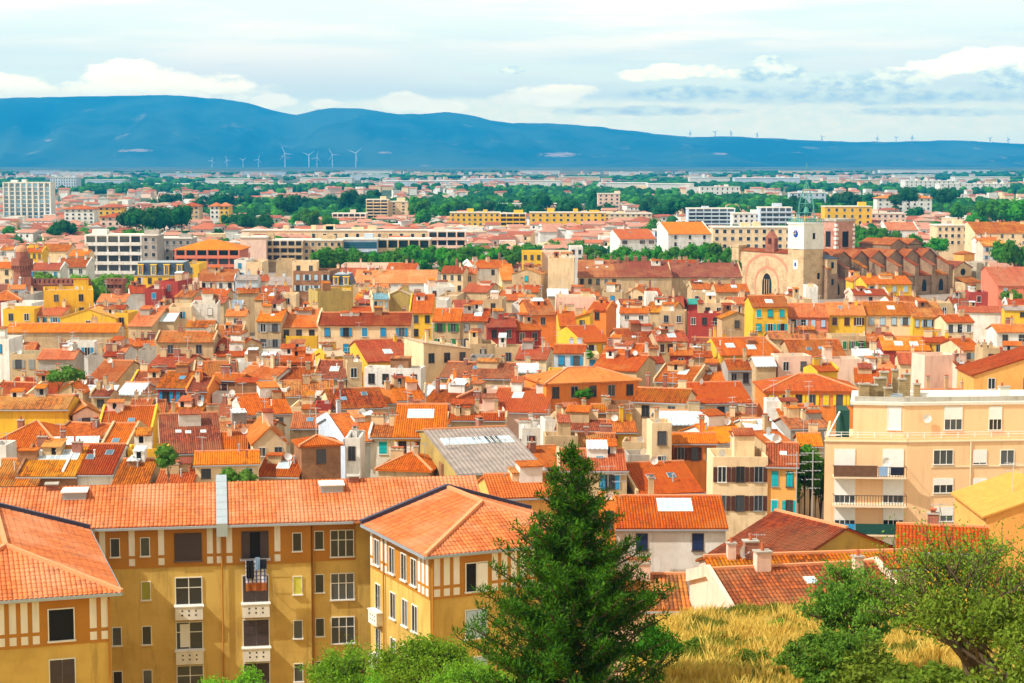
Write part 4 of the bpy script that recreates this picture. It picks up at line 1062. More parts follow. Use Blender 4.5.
def cathedral():
    Y0 = 600; p = at(803, 297, Y0); E = empty('cathedral', (p.x, Y0, 0), R(30)); rm = ROOF['m'][1]
    def face_w(mb, x, y, z, pts, m, out=.05):        # flat piece on a west (-x) wall
        mb.poly([(x - out, y - q[0], z + q[1]) for q in pts], m)
    # clock tower
    ct = MB(); ct.box(0, 8, 0, 8, 0, 16.6, 0); ct.build('clock_tower_shaft', STONE, E)
    MB().box(-.12, 8.12, -.12, 8.12, 16.6, 24.3, 0).box(-.35, 8.35, -.35, 8.35, 24.3, 24.8, 0).box(-.25, 8.25, -.25, 8.25, 16.3, 16.6, 0).build('clock_tower_top', stucco('tower_limewash', (.78, .76, .71), (.64, .60, .53)), E)
    bal = MB()
    for z in (25.2, 26.0): 
        for a, b in (((0, 0), (8, 0)), ((8, 0), (8, 8)), ((8, 8), (0, 8)), ((0, 8), (0, 0))): bal.bar((*a, z), (*b, z), .18)
    for i in range(9):
        for q in ((i, 0), (i, 8), (0, i), (8, i)): bal.bar((*q, 24.8), (*q, 26.1), .14)
    bal.build('balustrade', M['ironteal'], E)
    clock = MB()
    n = 20; c = [(-.20, 4 + 1.25 * math.cos(2 * math.pi * i / n), 21.2 + 1.25 * math.sin(2 * math.pi * i / n)) for i in range(n)]
    clock.poly(c, 0); clock.poly([(-.17, *q) for q in [(4 + 1.6 * math.cos(2 * math.pi * i / n), 21.2 + 1.6 * math.sin(2 * math.pi * i / n)) for i in range(n)]], 1)
    ck = clock.build('clock', [M['navyblue'], M['white']], E)
    MB().box(-.26, -.22, 3.9, 4.1, 21.2, 22.6, 0).box(-.26, -.22, 3.9, 5.0, 21.1, 21.3, 0).build('clock_hands', M['goldp'], ck)
    for z, s in ((11.2, 1.0),):
        k = MB().box(-.14, 0, 2.9, 5.1, z - 1.5, z + 1.5, 0); k.box(-.17, -.14, 3.5, 4.5, z - .6, z + .7, 1); k.build('niche_dial', [M['white'], M['navyblue']], E)
    for z, x in ((20.5, 4), (7.5, 6.2)): MB().box(x - .5, x + .5, -.16 if z > 16 else -.05, 0, z - 1, z + 1, 0).build('window', M['dark'], E)
    # wrought iron bell cage
    cg = MB(); prev = None
    for z, r in ((25, 3.0), (28, 2.9), (31, 2.6), (33.5, 1.9), (36, .9), (38, .35)):
        ring = [(4 + r * math.cos(R(45 + 60 * k)), 4 + r * math.sin(R(45 + 60 * k)), z) for k in range(6)]
        for k in range(6):
            cg.bar(ring[k], ring[(k + 1) % 6], .11)
            if prev: cg.bar(prev[k], ring[k], .13); cg.bar(prev[k], ring[(k + 1) % 6], .06)
        prev = ring
    cg.bar((4, 4, 37.5), (4, 4, 44), .16); cg.bar((3.2, 4, 42.5), (4.8, 4, 42.5), .12); cg.cyl(4, 4, 28.2, 29.8, .9, .5, 10)
    cg.build('bell_cage', M['ironteal'], E)
    yl = MB()
    for a in ((1.4, 1.4), (6.6, 1.4), (6.6, 6.6), (1.4, 6.6)): yl.cyl(a[0], a[1], 25.0, 27.2, .35, .1, 6)
    yl.build('corner_finials', M['goldp'], E)
    # west front
    MB().box(1.2, 4, 8, 38, 0, 14.6, 0).build('west_front', STONE, E)
    MB().slab([(.9, 8, 14.65), (.9, 37.5, 14.65), (4.4, 37.5, 15.5), (4.4, 8, 15.5)], .2).build('front_coping', rm, E)
    MB().box(.4, 3.4, 35.2, 39, 0, 15.6, 0).prism([(.2, 35), (3.6, 35), (3.6, 39.2), (.2, 39.2)], 15.6, 16.3, 0).build('corner_turret', STONE, E)
    bg = MB(); bg.box(1.0, 2.6, 16.6, 21.4, 14.6, 17.2, 0); bg.box(1.0, 2.6, 16.6, 18.0, 17.2, 19.2, 0); bg.box(1.0, 2.6, 20.0, 21.4, 17.2, 19.2, 0)
    bg.poly([(1.0, 16.4, 19.2), (1.0, 21.6, 19.2), (1.0, 19, 21.6)][::-1]); bg.poly([(2.6, 16.4, 19.2), (2.6, 21.6, 19.2), (2.6, 19, 21.6)]); bg.poly([(1.0, 16.4, 19.2), (1.0, 19, 21.6), (2.6, 19, 21.6), (2.6, 16.4, 19.2)][::-1]); bg.poly([(1.0, 21.6, 19.2), (2.6, 21.6, 19.2), (2.6, 19, 21.6), (1.0, 19, 21.6)][::-1])
    bg.build('bell_gable', BRICKR, E)
    for w, h, th, y in ((24, 14.0, .75, 20.5), (13, 9.6, .7, 20.5)):
        o_, i_ = arch_pts(w, h, 10), arch_pts(w - 2 * th, h - th * 1.3, 10); mb = MB()
        for k in range(len(o_) - 1):
            q = [o_[k], o_[k + 1], i_[k + 1], i_[k]]
            mb.poly([(1.13, y - a, .3 + z) for a, z in q], 0)
            mb.poly([(1.2, y - a, .3 + z) for a, z in q][::-1], 0)
            for a, b in ((o_[k], o_[k + 1]), (i_[k], i_[k + 1])): mb.poly([(1.13, y - a[0], .3 + a[1]), (1.13, y - b[0], .3 + b[1]), (1.2, y - b[0], .3 + b[1]), (1.2, y - a[0], .3 + a[1])])
        mb.build('blind_arch', M['pinkarch'], E)
    pw = MB(); face_w(pw, 1.2, 20.5, .3, arch_pts(5, 7.2, 8), 0, .04); 
    for k in (-1.2, 0, 1.2): pw.box(1.08, 1.15, 20.5 + k - .12, 20.5 + k + .12, .3, 5.6, 1)
    pw.build('window', [M['dark'], STONE], E)
    ov = MB(); n = 16; face_w(ov, 1.2, 20.5, 11.2, [(.9 * math.cos(2 * math.pi * i / n), 1.4 * math.sin(2 * math.pi * i / n)) for i in range(n)], 0, .04); face_w(ov, 1.2, 20.5, 11.2, [(.55 * math.cos(2 * math.pi * i / n), 1.0 * math.sin(2 * math.pi * i / n)) for i in range(n)], 1, .07); ov.build('oculus', [M['pinkarch'], STONE], E)
    # stair turret against the south side
    MB().box(8, 12.5, -2.2, 3.0, 0, 8.2, 0).build('stair_turret', STONE2, E); t = MB().box(8.2, 12.3, -2.0, 3.0, 8.2, 13.2, 0); t.build('stair_turret', STONE, E)
    MB().slab([(7.9, -2.5, 13.2), (12.7, -2.5, 13.2), (12.7, 3.4, 14.2), (7.9, 3.4, 14.2)], .2).build('turret_roof', ROOF['D'][1], E)
    for z in (5.5, 11): MB().box(9.8, 10.7, -2.25, -2.0, z - 1, z + 1).build('window', M['dark'], E)
    # nave with transverse gabled bays, buttresses and lean-to chapels
    nb, bw, x0 = 7, 7.5, 8.8
    MB().box(x0, x0 + nb * bw, 4.4, 30, 0, 12.1, 0).build('nave_wall', STONE2, E)
    rf = MB(); gw = MB()
    for i in range(nb):
        a, c, b = x0 + bw * i, x0 + bw * (i + .5), x0 + bw * (i + 1)
        gw.poly([(a, 4.35, 0), (b, 4.35, 0), (b, 4.35, 12.15), (c, 4.35, 14.9), (a, 4.35, 12.15)])
        rf.slab([(a - .02, 3.8, 12.3), (a - .02, 30, 12.3), (c, 30, 15.1), (c, 3.8, 15.1)], .2); rf.slab([(b + .02, 30, 12.3), (b + .02, 3.8, 12.3), (c, 3.8, 15.1), (c, 30, 15.1)], .2)
    gw.build('gable_wall', STONE2, E); rf.build('roof', rm, E)
    for i in range(nb + 1):
        a = x0 + bw * i; bt = MB(); w = .85
        for sx in (-w, w):
            bt.poly([(a + sx, -2.4, 0), (a + sx, 4.3, 0), (a + sx, 4.3, 12.4), (a + sx, -2.4, 9.9)][::(1 if sx > 0 else -1)])
        bt.poly([(a - w, -2.4, 0), (a + w, -2.4, 0), (a + w, -2.4, 9.9), (a - w, -2.4, 9.9)])
        o = bt.build('buttress', STONE2, E); MB().slab([(a - w - .15, -2.7, 9.85), (a + w + .15, -2.7, 9.85), (a + w + .15, 4.3, 12.5), (a - w - .15, 4.3, 12.5)], .18).build('coping', rm, o)
        if i < nb:
            MB().box(a + w + .01, a + bw - w - .01, -1.9, 4.3, 0, 6.6, 0).build('chapel_wall', STONE2, E)
            MB().slab([(a + w, -2.2, 6.6), (a + bw - w, -2.2, 6.6), (a + bw - w, 4.3, 8.2), (a + w, 4.3, 8.2)], .2).build('chapel_roof', rm, E)
            m = MB().poly([(a + bw / 2 + q[0], -1.94, 1.2 + q[1]) for q in arch_pts(2.0, 4.0)], 0); m.build('window', M['dark'], E)
    # second tower, brick striped with white
    tx, ty, ts = 30, 20, 8.2; T2 = MB(); T2.box(tx, tx + ts, ty, ty + ts, 10, 24.2, 0); T2.box(tx - .3, tx + ts + .3, ty - .3, ty + ts + .3, 24.2, 25.0, 1); T2.build('brick_tower', [M['pinkbrick'], M['concrete']], E)
    qn = MB()
    for k, (cx_, cy_) in enumerate(((tx, ty), (tx + ts, ty), (tx, ty + ts))):
        for j in range(9):
            z = 10.5 + j * 1.5; w = 1.1 if j % 2 else .75; qn.box(cx_ - (.06 if cx_ == tx else w), cx_ + (w if cx_ == tx else .06), cy_ - (.06 if cy_ == ty else w), cy_ + (w if cy_ == ty else .06), z, z + .9)
    qn.build('quoins', M['white'], E)
    MB().box(tx + 2.8, tx + 5.4, ty - .08, ty, 15.5, 20.8).build('belfry_opening', M['dark'], E); MB().box(tx - .08, tx, ty + 2.8, ty + 5.4, 15.5, 20.8).build('belfry_opening', M['dark'], E)
    # east end
    x1 = x0 + nb * bw
    MB().box(x1 - 16, x1 - 9, 10, 26, 12, 16.4, 0).box(x1 - 8, x1 - 2, 10, 26, 12, 16.0, 0).build('choir_wall', STONE2, E)
    r2 = MB()
    for a, b in ((x1 - 16, x1 - 9), (x1 - 8, x1 - 2)):
        c = (a + b) / 2; r2.slab([(a - .3, 9.6, 16.4), (a - .3, 26, 16.4), (c, 26, 18.3), (c, 9.6, 18.3)], .2); r2.slab([(b + .3, 26, 16.4), (b + .3, 9.6, 16.4), (c, 9.6, 18.3), (c, 26, 18.3)], .2)
        r2.poly([(a, 9.98, 16.3), (b, 9.98, 16.3), (c, 9.98, 18.1)], 1)
    r2.build('choir_roof', [rm, STONE2], E)
    MB().box(x1 + .9, x1 + 9, -3, 14, 0, 8.6, 0).build('transept_wall', STONE, E); g = MB()
    c = x1 + 5; g.poly([(x1 + .9, -3.04, 8.55), (x1 + 9, -3.04, 8.55), (c, -3.04, 10.6)], 1)
    g.slab([(x1 + .6, -3.4, 8.6), (x1 + .6, 14, 8.6), (c, 14, 10.8), (c, -3.4, 10.8)], .2); g.slab([(x1 + 9.3, 14, 8.6), (x1 + 9.3, -3.4, 8.6), (c, -3.4, 10.8), (c, 14, 10.8)], .2)
    g.build('transept_roof', [rm, STONE], E)
    n = 18; MB().poly([(c + 1.15 * math.cos(2 * math.pi * i / n), -3.10, 7.2 + 1.15 * math.sin(2 * math.pi * i / n)) for i in range(n)]).build('round_window', M['dark'], E)
    MB().box(x1 + 1.5, x1 + 8.5, -8, -3.1, 0, 4.0, 0).build('sacristy_wall', STONE, E); MB().slab([(x1 + 1.2, -8.4, 3.9), (x1 + 8.8, -8.4, 3.9), (x1 + 8.8, -3.2, 5.6), (x1 + 1.2, -3.2, 5.6)], .2).build('sacristy_roof', rm, E)
    fb = MB(); prev = None
    for k in range(9):
        t = k / 8; x = x1 + 2 + 8.5 * t; z = 15.2 - 6.0 * t * t; cur = [(x, 12, z - 1.4), (x, 12, z), (x, 14, z), (x, 14, z - 1.4)]
        if prev:
            for j in range(4): fb.poly([prev[j], cur[j], cur[(j + 1) % 4], prev[(j + 1) % 4]])
        prev = cur
    fb.build('flying_buttress', RUBBLE, E)
    rb = MB(); r = random.Random(3)
    for k in range(7): 
        x = x1 + 10.5 + 1.2 * k; rb.box(x, x + 1.25, -4 + r.uniform(0, .8), 8, 0, 10.2 - max(0, k - 3) * 1.6 + r.uniform(-.4, .4), 0)
    rb.build('ruined_wall', RUBBLE, E)
    MB().box(x1 + 11, x1 + 16, 3, 8, 9, 12.9, 0).build('apse_turret', WALL['a'][1], E); q = MB(); a = [(x1 + 10.7, 2.7, 12.9), (x1 + 16.3, 2.7, 12.9), (x1 + 16.3, 8.3, 12.9), (x1 + 10.7, 8.3, 12.9)]; c = (x1 + 13.5, 5.5, 13.9)
    for k in range(4): q.slab([a[k], a[(k + 1) % 4], c], .15)
    q.build('turret_roof', rm, E)
    tag(E, 'brown stone cathedral with white clock tower, iron bell cage and row of gabled chapels', 'cathedral')
M['navyblue'] = plain('clock_blue', (.01, .06, .30), .5); M['goldp'] = plain('gold_paint', (.75, .45, .03), .4); M['pinkbrick'] = masonry('pink_brick', (.55, .24, .17), (.44, .18, .13), (.6, .4, .3), .4, .4, .15)
cathedral()

def brick_gate():
    Y = 520; p = at(20, 290, Y); E = empty('brick_gate_tower', (p.x, Y, 0)); zt = CH - K(262.5) * Y
    k = Y / FPX; n = 8; r = 2.55
    MB().cyl(0, 3, 0, zt - .95, r, n=n, m=0).build('tower_shaft', BRICKR, E)
    mc = MB().cyl(0, 3, zt - 1.0, zt + .9, r + .55, n=n, m=0)
    for i in range(24):
        a = 2 * math.pi * i / 24; x, y = (r + .32) * math.cos(a), 3 + (r + .32) * math.sin(a); mc.box(x - .13, x + .13, y - .13, y + .13, zt - 2.2, zt - 1.0)
    mc.build('machicolation', BRICKR, E)
    MB().cyl(0, 3, zt + .9, zt + 2.9, 1.75, n=12).build('drum', BRICKR, E)
    dm = MB(); prev = None
    for t in range(7):
        a = t / 6 * math.pi / 2; rr, z = 1.8 * math.cos(a), zt + 2.9 + 1.9 * math.sin(a)
        ring = [(rr * math.cos(2 * math.pi * i / 12), 3 + rr * math.sin(2 * math.pi * i / 12), z) for i in range(12)]
        if prev:
            for i in range(12): dm.poly([prev[i], prev[(i + 1) % 12], ring[(i + 1) % 12], ring[i]])
        prev = ring
    dm.build('dome', M['domeb'], E)
    MB().box(-.3, .3, .42, .5, zt - 5, zt - 4).build('window', M['white'], E)
    zw = CH - K(280) * Y; x0, x1 = at(25, 280, Y).x - p.x, at(86, 280, Y).x - p.x
    w = MB().box(x0, x1, 2, 8, 0, zw - 1.0, 0)
    for i in range(13):
        x = x0 + (x1 - x0) * i / 13; w.box(x, x + (x1 - x0) / 13 * .62, 1.8, 8.1, zw - 1.0, zw)
    w.box(x0 - .1, x1 + .1, 1.8, 8.1, zw - 1.5, zw - .99); w.build('curtain_wall', BRICKR, E)
    for i in range(5): MB().box(x0 + 2 + i * 3, x0 + 2.6 + i * 3, 1.93, 2, zw - 3.4, zw - 2.4).build('window', M['dark'], E)
    w2 = MB().box(x0 - 9, x0, 3, 8, 0, zw - 1.5); w2.box(x0 - 1.6, x0 + 1.5, .5, 3, 0, zw + .8); w2.build('side_wall', BRICKR, E)
    tag(E, 'red brick medieval gate tower with a domed turret and battlemented wall', 'gate tower')
    p = at(114.5, 290, Y + 10); E2 = empty('brick_bastion', (p.x, Y + 10, 0)); zb = CH - K(279) * (Y + 10)
    b = MB().box(-2.2, 2.2, 0, 5, 0, zb - 1.6, 0).box(-2.65, 2.65, -.4, 5.4, zb - 1.6, zb - .6)
    for i in range(5): b.box(-2.65 + i * 1.15, -2.0 + i * 1.15, -.4, 5.4, zb - .6, zb)
    b.build('tower_shaft', BRICKR, E2)
    for i in range(4): MB().box(-1.9 + i * 1.1, -1.5 + i * 1.1, -.03, 0, zb - 2.6, zb - 1.75).build('machicolation', M['dark'], E2)
    tag(E2, 'small square red brick bastion with battlements standing right of the domed gate tower', 'gate tower')
M['domeb'] = plain('dome_tiles', (.50, .24, .12), .9)
brick_gate()

def turbine(px, hub, base, Y, sc_, ang, label, group):
    p = at(px, base, Y); E = empty('wind_turbine', (p.x, Y, p.z)); zh = CH - K(hub) * Y - p.z
    key = ('turb', round(zh)); L = zh * .62
    MB().cyl(0, 0, -20, zh, 2.6 * sc_, 1.6 * sc_, 8).build('tower', M['white'], E)
    MB().box(-2.2, 2.2, -4, 7, zh - 2, zh + 2.4).build('nacelle', M['white'], E)
    for k in range(3):
        a = ang + k * 2 * math.pi / 3; d = Vector((math.sin(a), 0, math.cos(a))); c = Vector((0, -5, zh))
        MB().bar(c, c + d * L, 3.4 * sc_, 0, 1.0 * sc_).build('blade', M['white'], E)
    tag(E, label, 'wind turbine', group)
for i, (px, hub, base, s) in enumerate([(212, 160.5, 167, .7), (227, 160, 167, .7), (243, 160, 167, .7), (258.5, 159.5, 167, .7), (285, 153.5, 166.5, 1), (309, 155, 166, 1), (317, 157.5, 168, .8), (332.5, 154.5, 166, 1), (356, 153, 166.5, 1)]):
    turbine(px, hub, base, 11800, s * 1.5, .4 + i * 1.37, 'white wind turbine on the plain below the hills, ' + ['leftmost of the nine', 'second from the left of nine', 'third from the left of nine', 'fourth from the left of nine', 'tall one in the middle of nine', 'sixth from the left of nine', 'small one seventh from left of nine', 'second from the right of nine', 'rightmost of the nine'][i], 'wind turbines on the plain')
for i, px in enumerate((690, 715, 731, 757, 822, 877, 896, 912, 990, 1008)):
    by = lerp_tab(SKYLINE, px) + .6; turbine(px, by - 4.5, by, 15700, 2.0, i * .9, 'tiny far wind turbine standing along the ridge of the blue hills', 'wind turbines on the hill ridge')

def block(x0, x1, yt, yb, Y, wall, floors, cols, style='w', roof=None, label='', name='apartment_building', D=14, cat='apartment building', rot=0):
    cx = (x0 + x1) / 2; zt = CH - K(yt) * Y; A, B = at(x0, yt, Y), at(x1, yt, Y); w = B.x - A.x; hw = w / 2
    E = empty(name, ((A.x + B.x) / 2, Y, -.3), R(rot)); z = zt + .3; wm = WALL[wall][1]
    zb = CH - K(yb) * Y + .3
    MB().box(-hw, hw, 0, D, 0, z).build('wall', wm, E)
    if roof:
        mb = MB(); o = .8; d = D / 2; dd = min(d, hw * .9); s = .30; a, b, c, e = (-hw - o, -o, z), (hw + o, -o, z), (hw + o, D + o, z), (-hw - o, D + o, z); r1, r2 = (-hw + dd, d, z + s * d), (hw - dd, d, z + s * d)
        for q in ([a, b, r2, r1], [b, c, r2], [c, e, r1, r2], [e, a, r1]): mb.slab(q, .25)
        mb.build('roof', ROOF[roof][1], E)
    else:
        MB().box(-hw - .3, hw + .3, -.3, D + .3, z, z + .5).build('roof', M['palec'], E)
        r = random.Random(int(x0 * 7 + yt))
        for i in range(max(1, int(w / 14))):
            x = r.uniform(-hw * .8, hw * .8); ww = r.uniform(1.2, 3); MB().box(x - ww, x + ww, 3, 7, z + .5, z + r.uniform(1.5, 3)).build('roof_cabin', wm, E)
    fh = (z - max(zb, 0)) / floors if floors else 3
    for f_ in range(floors):
        z0 = z - fh * (f_ + 1)
        if style == 'b':
            MB().box(-hw * .98, hw * .98, -.06, 0, z0 + fh * .32, z0 + fh * .95).build('glazing', M['glass'], E)
            MB().box(-hw, hw, -1.4, 0, z0, z0 + .3).box(-hw, hw, -1.4, -1.25, z0 + .3, z0 + fh * .36).build('balcony', wm if wall != 'g' else M['white'], E)
            n = max(2, cols)
            for c in range(n + 1):
                x = -hw + w * c / n; x = min(max(x, -hw + .3), hw - .3); MB().box(x - .3, x + .3, -.9, -.07, z0 + fh * .36, z0 + fh).build('pier', wm, E)
        elif style == 'v':
            for c in range(cols):
                x = -hw + w * (c + .5) / cols; link('window', win_mesh(w / cols * .58, fh * .72, 'greyp', 'blueglass', 1), E, (x, -.02, z0 + fh * .12))
        elif style == 'w':
            for c in range(cols):
                x = -hw + w * (c + .5) / cols; link('window', win_mesh(min(1.5, w / cols * .45), fh * .5, 'frame', 'glass', 0), E, (x, -.02, z0 + fh * .28))
        elif style == 'G':
            MB().box(-hw * .99, hw * .99, -.08, 0, z0 + fh * .15, z0 + fh * .8).build('glazing', M['blueglass'], E)
    if style == 'v':
        for c in range(cols + 1):
            x = -hw + w * c / cols; MB().box(x - .25, x + .25, -.5, 0, 0, z + .3).build('fin', M['white'], E)
    FOOT.append((E.location.x, Y, hw, D, 0))
    tag(E, label, cat); REGB.append((E, cx, yt)); return E
REGB = []
block(3, 50, 183, 231, 1250, 'w', 11, 8, 'v', label='white high-rise tower block standing alone left of the plain')
block(85, 142, 236, 274, 720, 'w', 4, 5, 'b', label='long white apartment block with balcony bands behind lime green trees')
block(142, 157, 236, 274, 718, 'g', 5, 2, 'w', label='grey end block of the white balcony flats')
block(157, 191, 239, 270, 735, 'g', 4, 5, 'w', label='plain grey block with small windows right of the white balcony flats')
block(175, 240, 249.5, 276, 680, 's', 3, 6, 'b', 'O', label='coral apartment building with balcony bands under a wide orange hipped roof', D=22)
block(240, 266, 238, 262, 745, 'p', 0, 0, '', label='blank pale pink building right of the orange hipped balcony block')
block(265, 303, 241, 262, 750, 'k', 3, 5, 'b', label='beige building with deep dark balconies left of the round-windowed block')
block(303, 342, 241, 262, 752, 'k', 3, 6, 'w', label='ochre building with a row of small top windows beside the avenue trees')
block(342, 377, 240, 260, 760, 'l', 2, 4, 'G', label='teal glazed low building behind the avenue trees')
block(377, 430, 240, 264, 765, 'k', 2, 5, 'b', label='dark glazed building with beige pillars behind the avenue trees')
block(428, 466, 232, 256, 800, 'p', 3, 4, 'b', label='pink block with stacked balconies behind right end of the pillared building')
block(242, 440, 231, 243, 905, 'c', 1, 18, 'w', label='very long low cream building spanning behind the avenue', D=10)
block(366, 388, 200, 230, 1250, 'c', 9, 3, 'b', label='tall cream balcony tower, left one of the pair')
block(389, 408, 202, 230, 1262, 'c', 8, 2, 'w', label='tall cream slab tower, right one of the pair')
block(450, 500, 213, 231, 1150, 'y', 4, 9, 'w', label='long yellow apartment block right of the cream tower pair')
block(500, 526, 214, 231, 1140, 'y', 4, 4, 'b', label='yellow balcony end of the long yellow apartment block')
block(530, 606, 213, 232, 1130, 'y', 4, 11, 'w', label='second long yellow apartment block in front of the dark wood')
block(604, 652, 214, 227, 1200, 'c', 4, 9, 'w', label='cream apartment block right of the two yellow blocks')
block(497, 560, 204, 213, 1500, 'w', 2, 14, 'w', label='long white building above the yellow apartment blocks')
block(598, 620, 194, 212, 1420, 'p', 5, 4, 'w', label='pinkish white block standing among the dark trees')
block(688, 735, 209, 228, 1085, 'l', 5, 6, 'b', label='pale grey modern block with red stairwell, left of three')
block(733, 760, 214, 233, 1070, 'w', 4, 5, 'w', label='pinkish white modern block, middle of three')
block(760, 792, 208, 233, 1060, 'l', 5, 5, 'b', label='pale grey modern block with red stairwell, nearest the clock tower')
block(713, 792, 228, 250, 830, 'c', 3, 10, 'w', label='flat-roofed beige building left of the clock tower')
block(655, 690, 231, 250, 800, 'l', 3, 5, 'G', label='blue glazed office between two orange gabled houses')
block(825, 872, 207, 226, 1100, 'y', 3, 6, 'w', label='pale yellow block behind the brick cathedral tower')
block(853, 906, 214, 228, 1150, 'p', 3, 9, 'w', label='long pink block right of the brick cathedral tower')
block(877, 932, 198, 215, 1400, 'w', 4, 8, 'w', 's', label='white flats with pinkish roof above the pink block')
block(64, 94, 209, 224, 1150, 'w', 4, 5, 'w', 's', label='white block with salmon roof right of the white tower')
block(98, 122, 207, 219, 1180, 'y', 3, 4, 'w', 's', label='yellow block with salmon roof right of the white tower')
block(100, 127, 217, 231, 1060, 'p', 3, 4, 'w', 's', label='pale pink block in front of the yellow salmon-roofed block')
block(182, 199, 206, 219, 1160, 'k', 3, 3, 'w', 's', label='ochre flats with salmon roof left of the parasol pines')
block(210, 219, 206, 219, 1150, 'w', 3, 2, 'w', 's', label='white narrow half of the flats beside the parasol pines')
block(219, 229, 206, 219, 1150, 'y', 3, 2, 'w', 's', label='yellow narrow half of the flats beside the parasol pines')
block(332, 366, 214, 226, 1150, 'p', 3, 6, 'b', label='pink and grey low flats left of the cream tower pair')
block(937, 981, 226, 246, 830, 'c', 3, 7, 'w', label='cream flat-roofed building behind the cathedral apse')
block(50, 76, 177.5, 188, 2600, 'l', 4, 10, 'w', label='pale blue hospital-like block right above the white tower', D=30)
block(790, 826, 193, 206, 1700, 'l', 3, 6, 'w', label='pale block behind the iron bell cage')
block(700, 740, 187, 199, 2100, 'w', 3, 8, 'w', label='whitish block far behind the pale modern blocks')
block(905, 960, 181, 190, 2600, 'w', 3, 12, 'w', label='long white block far right on the plain', D=30)
block(940, 1010, 184, 190, 2500, 'w', 2, 12, 'w', label='low white sheds at far right of the plain', D=30)
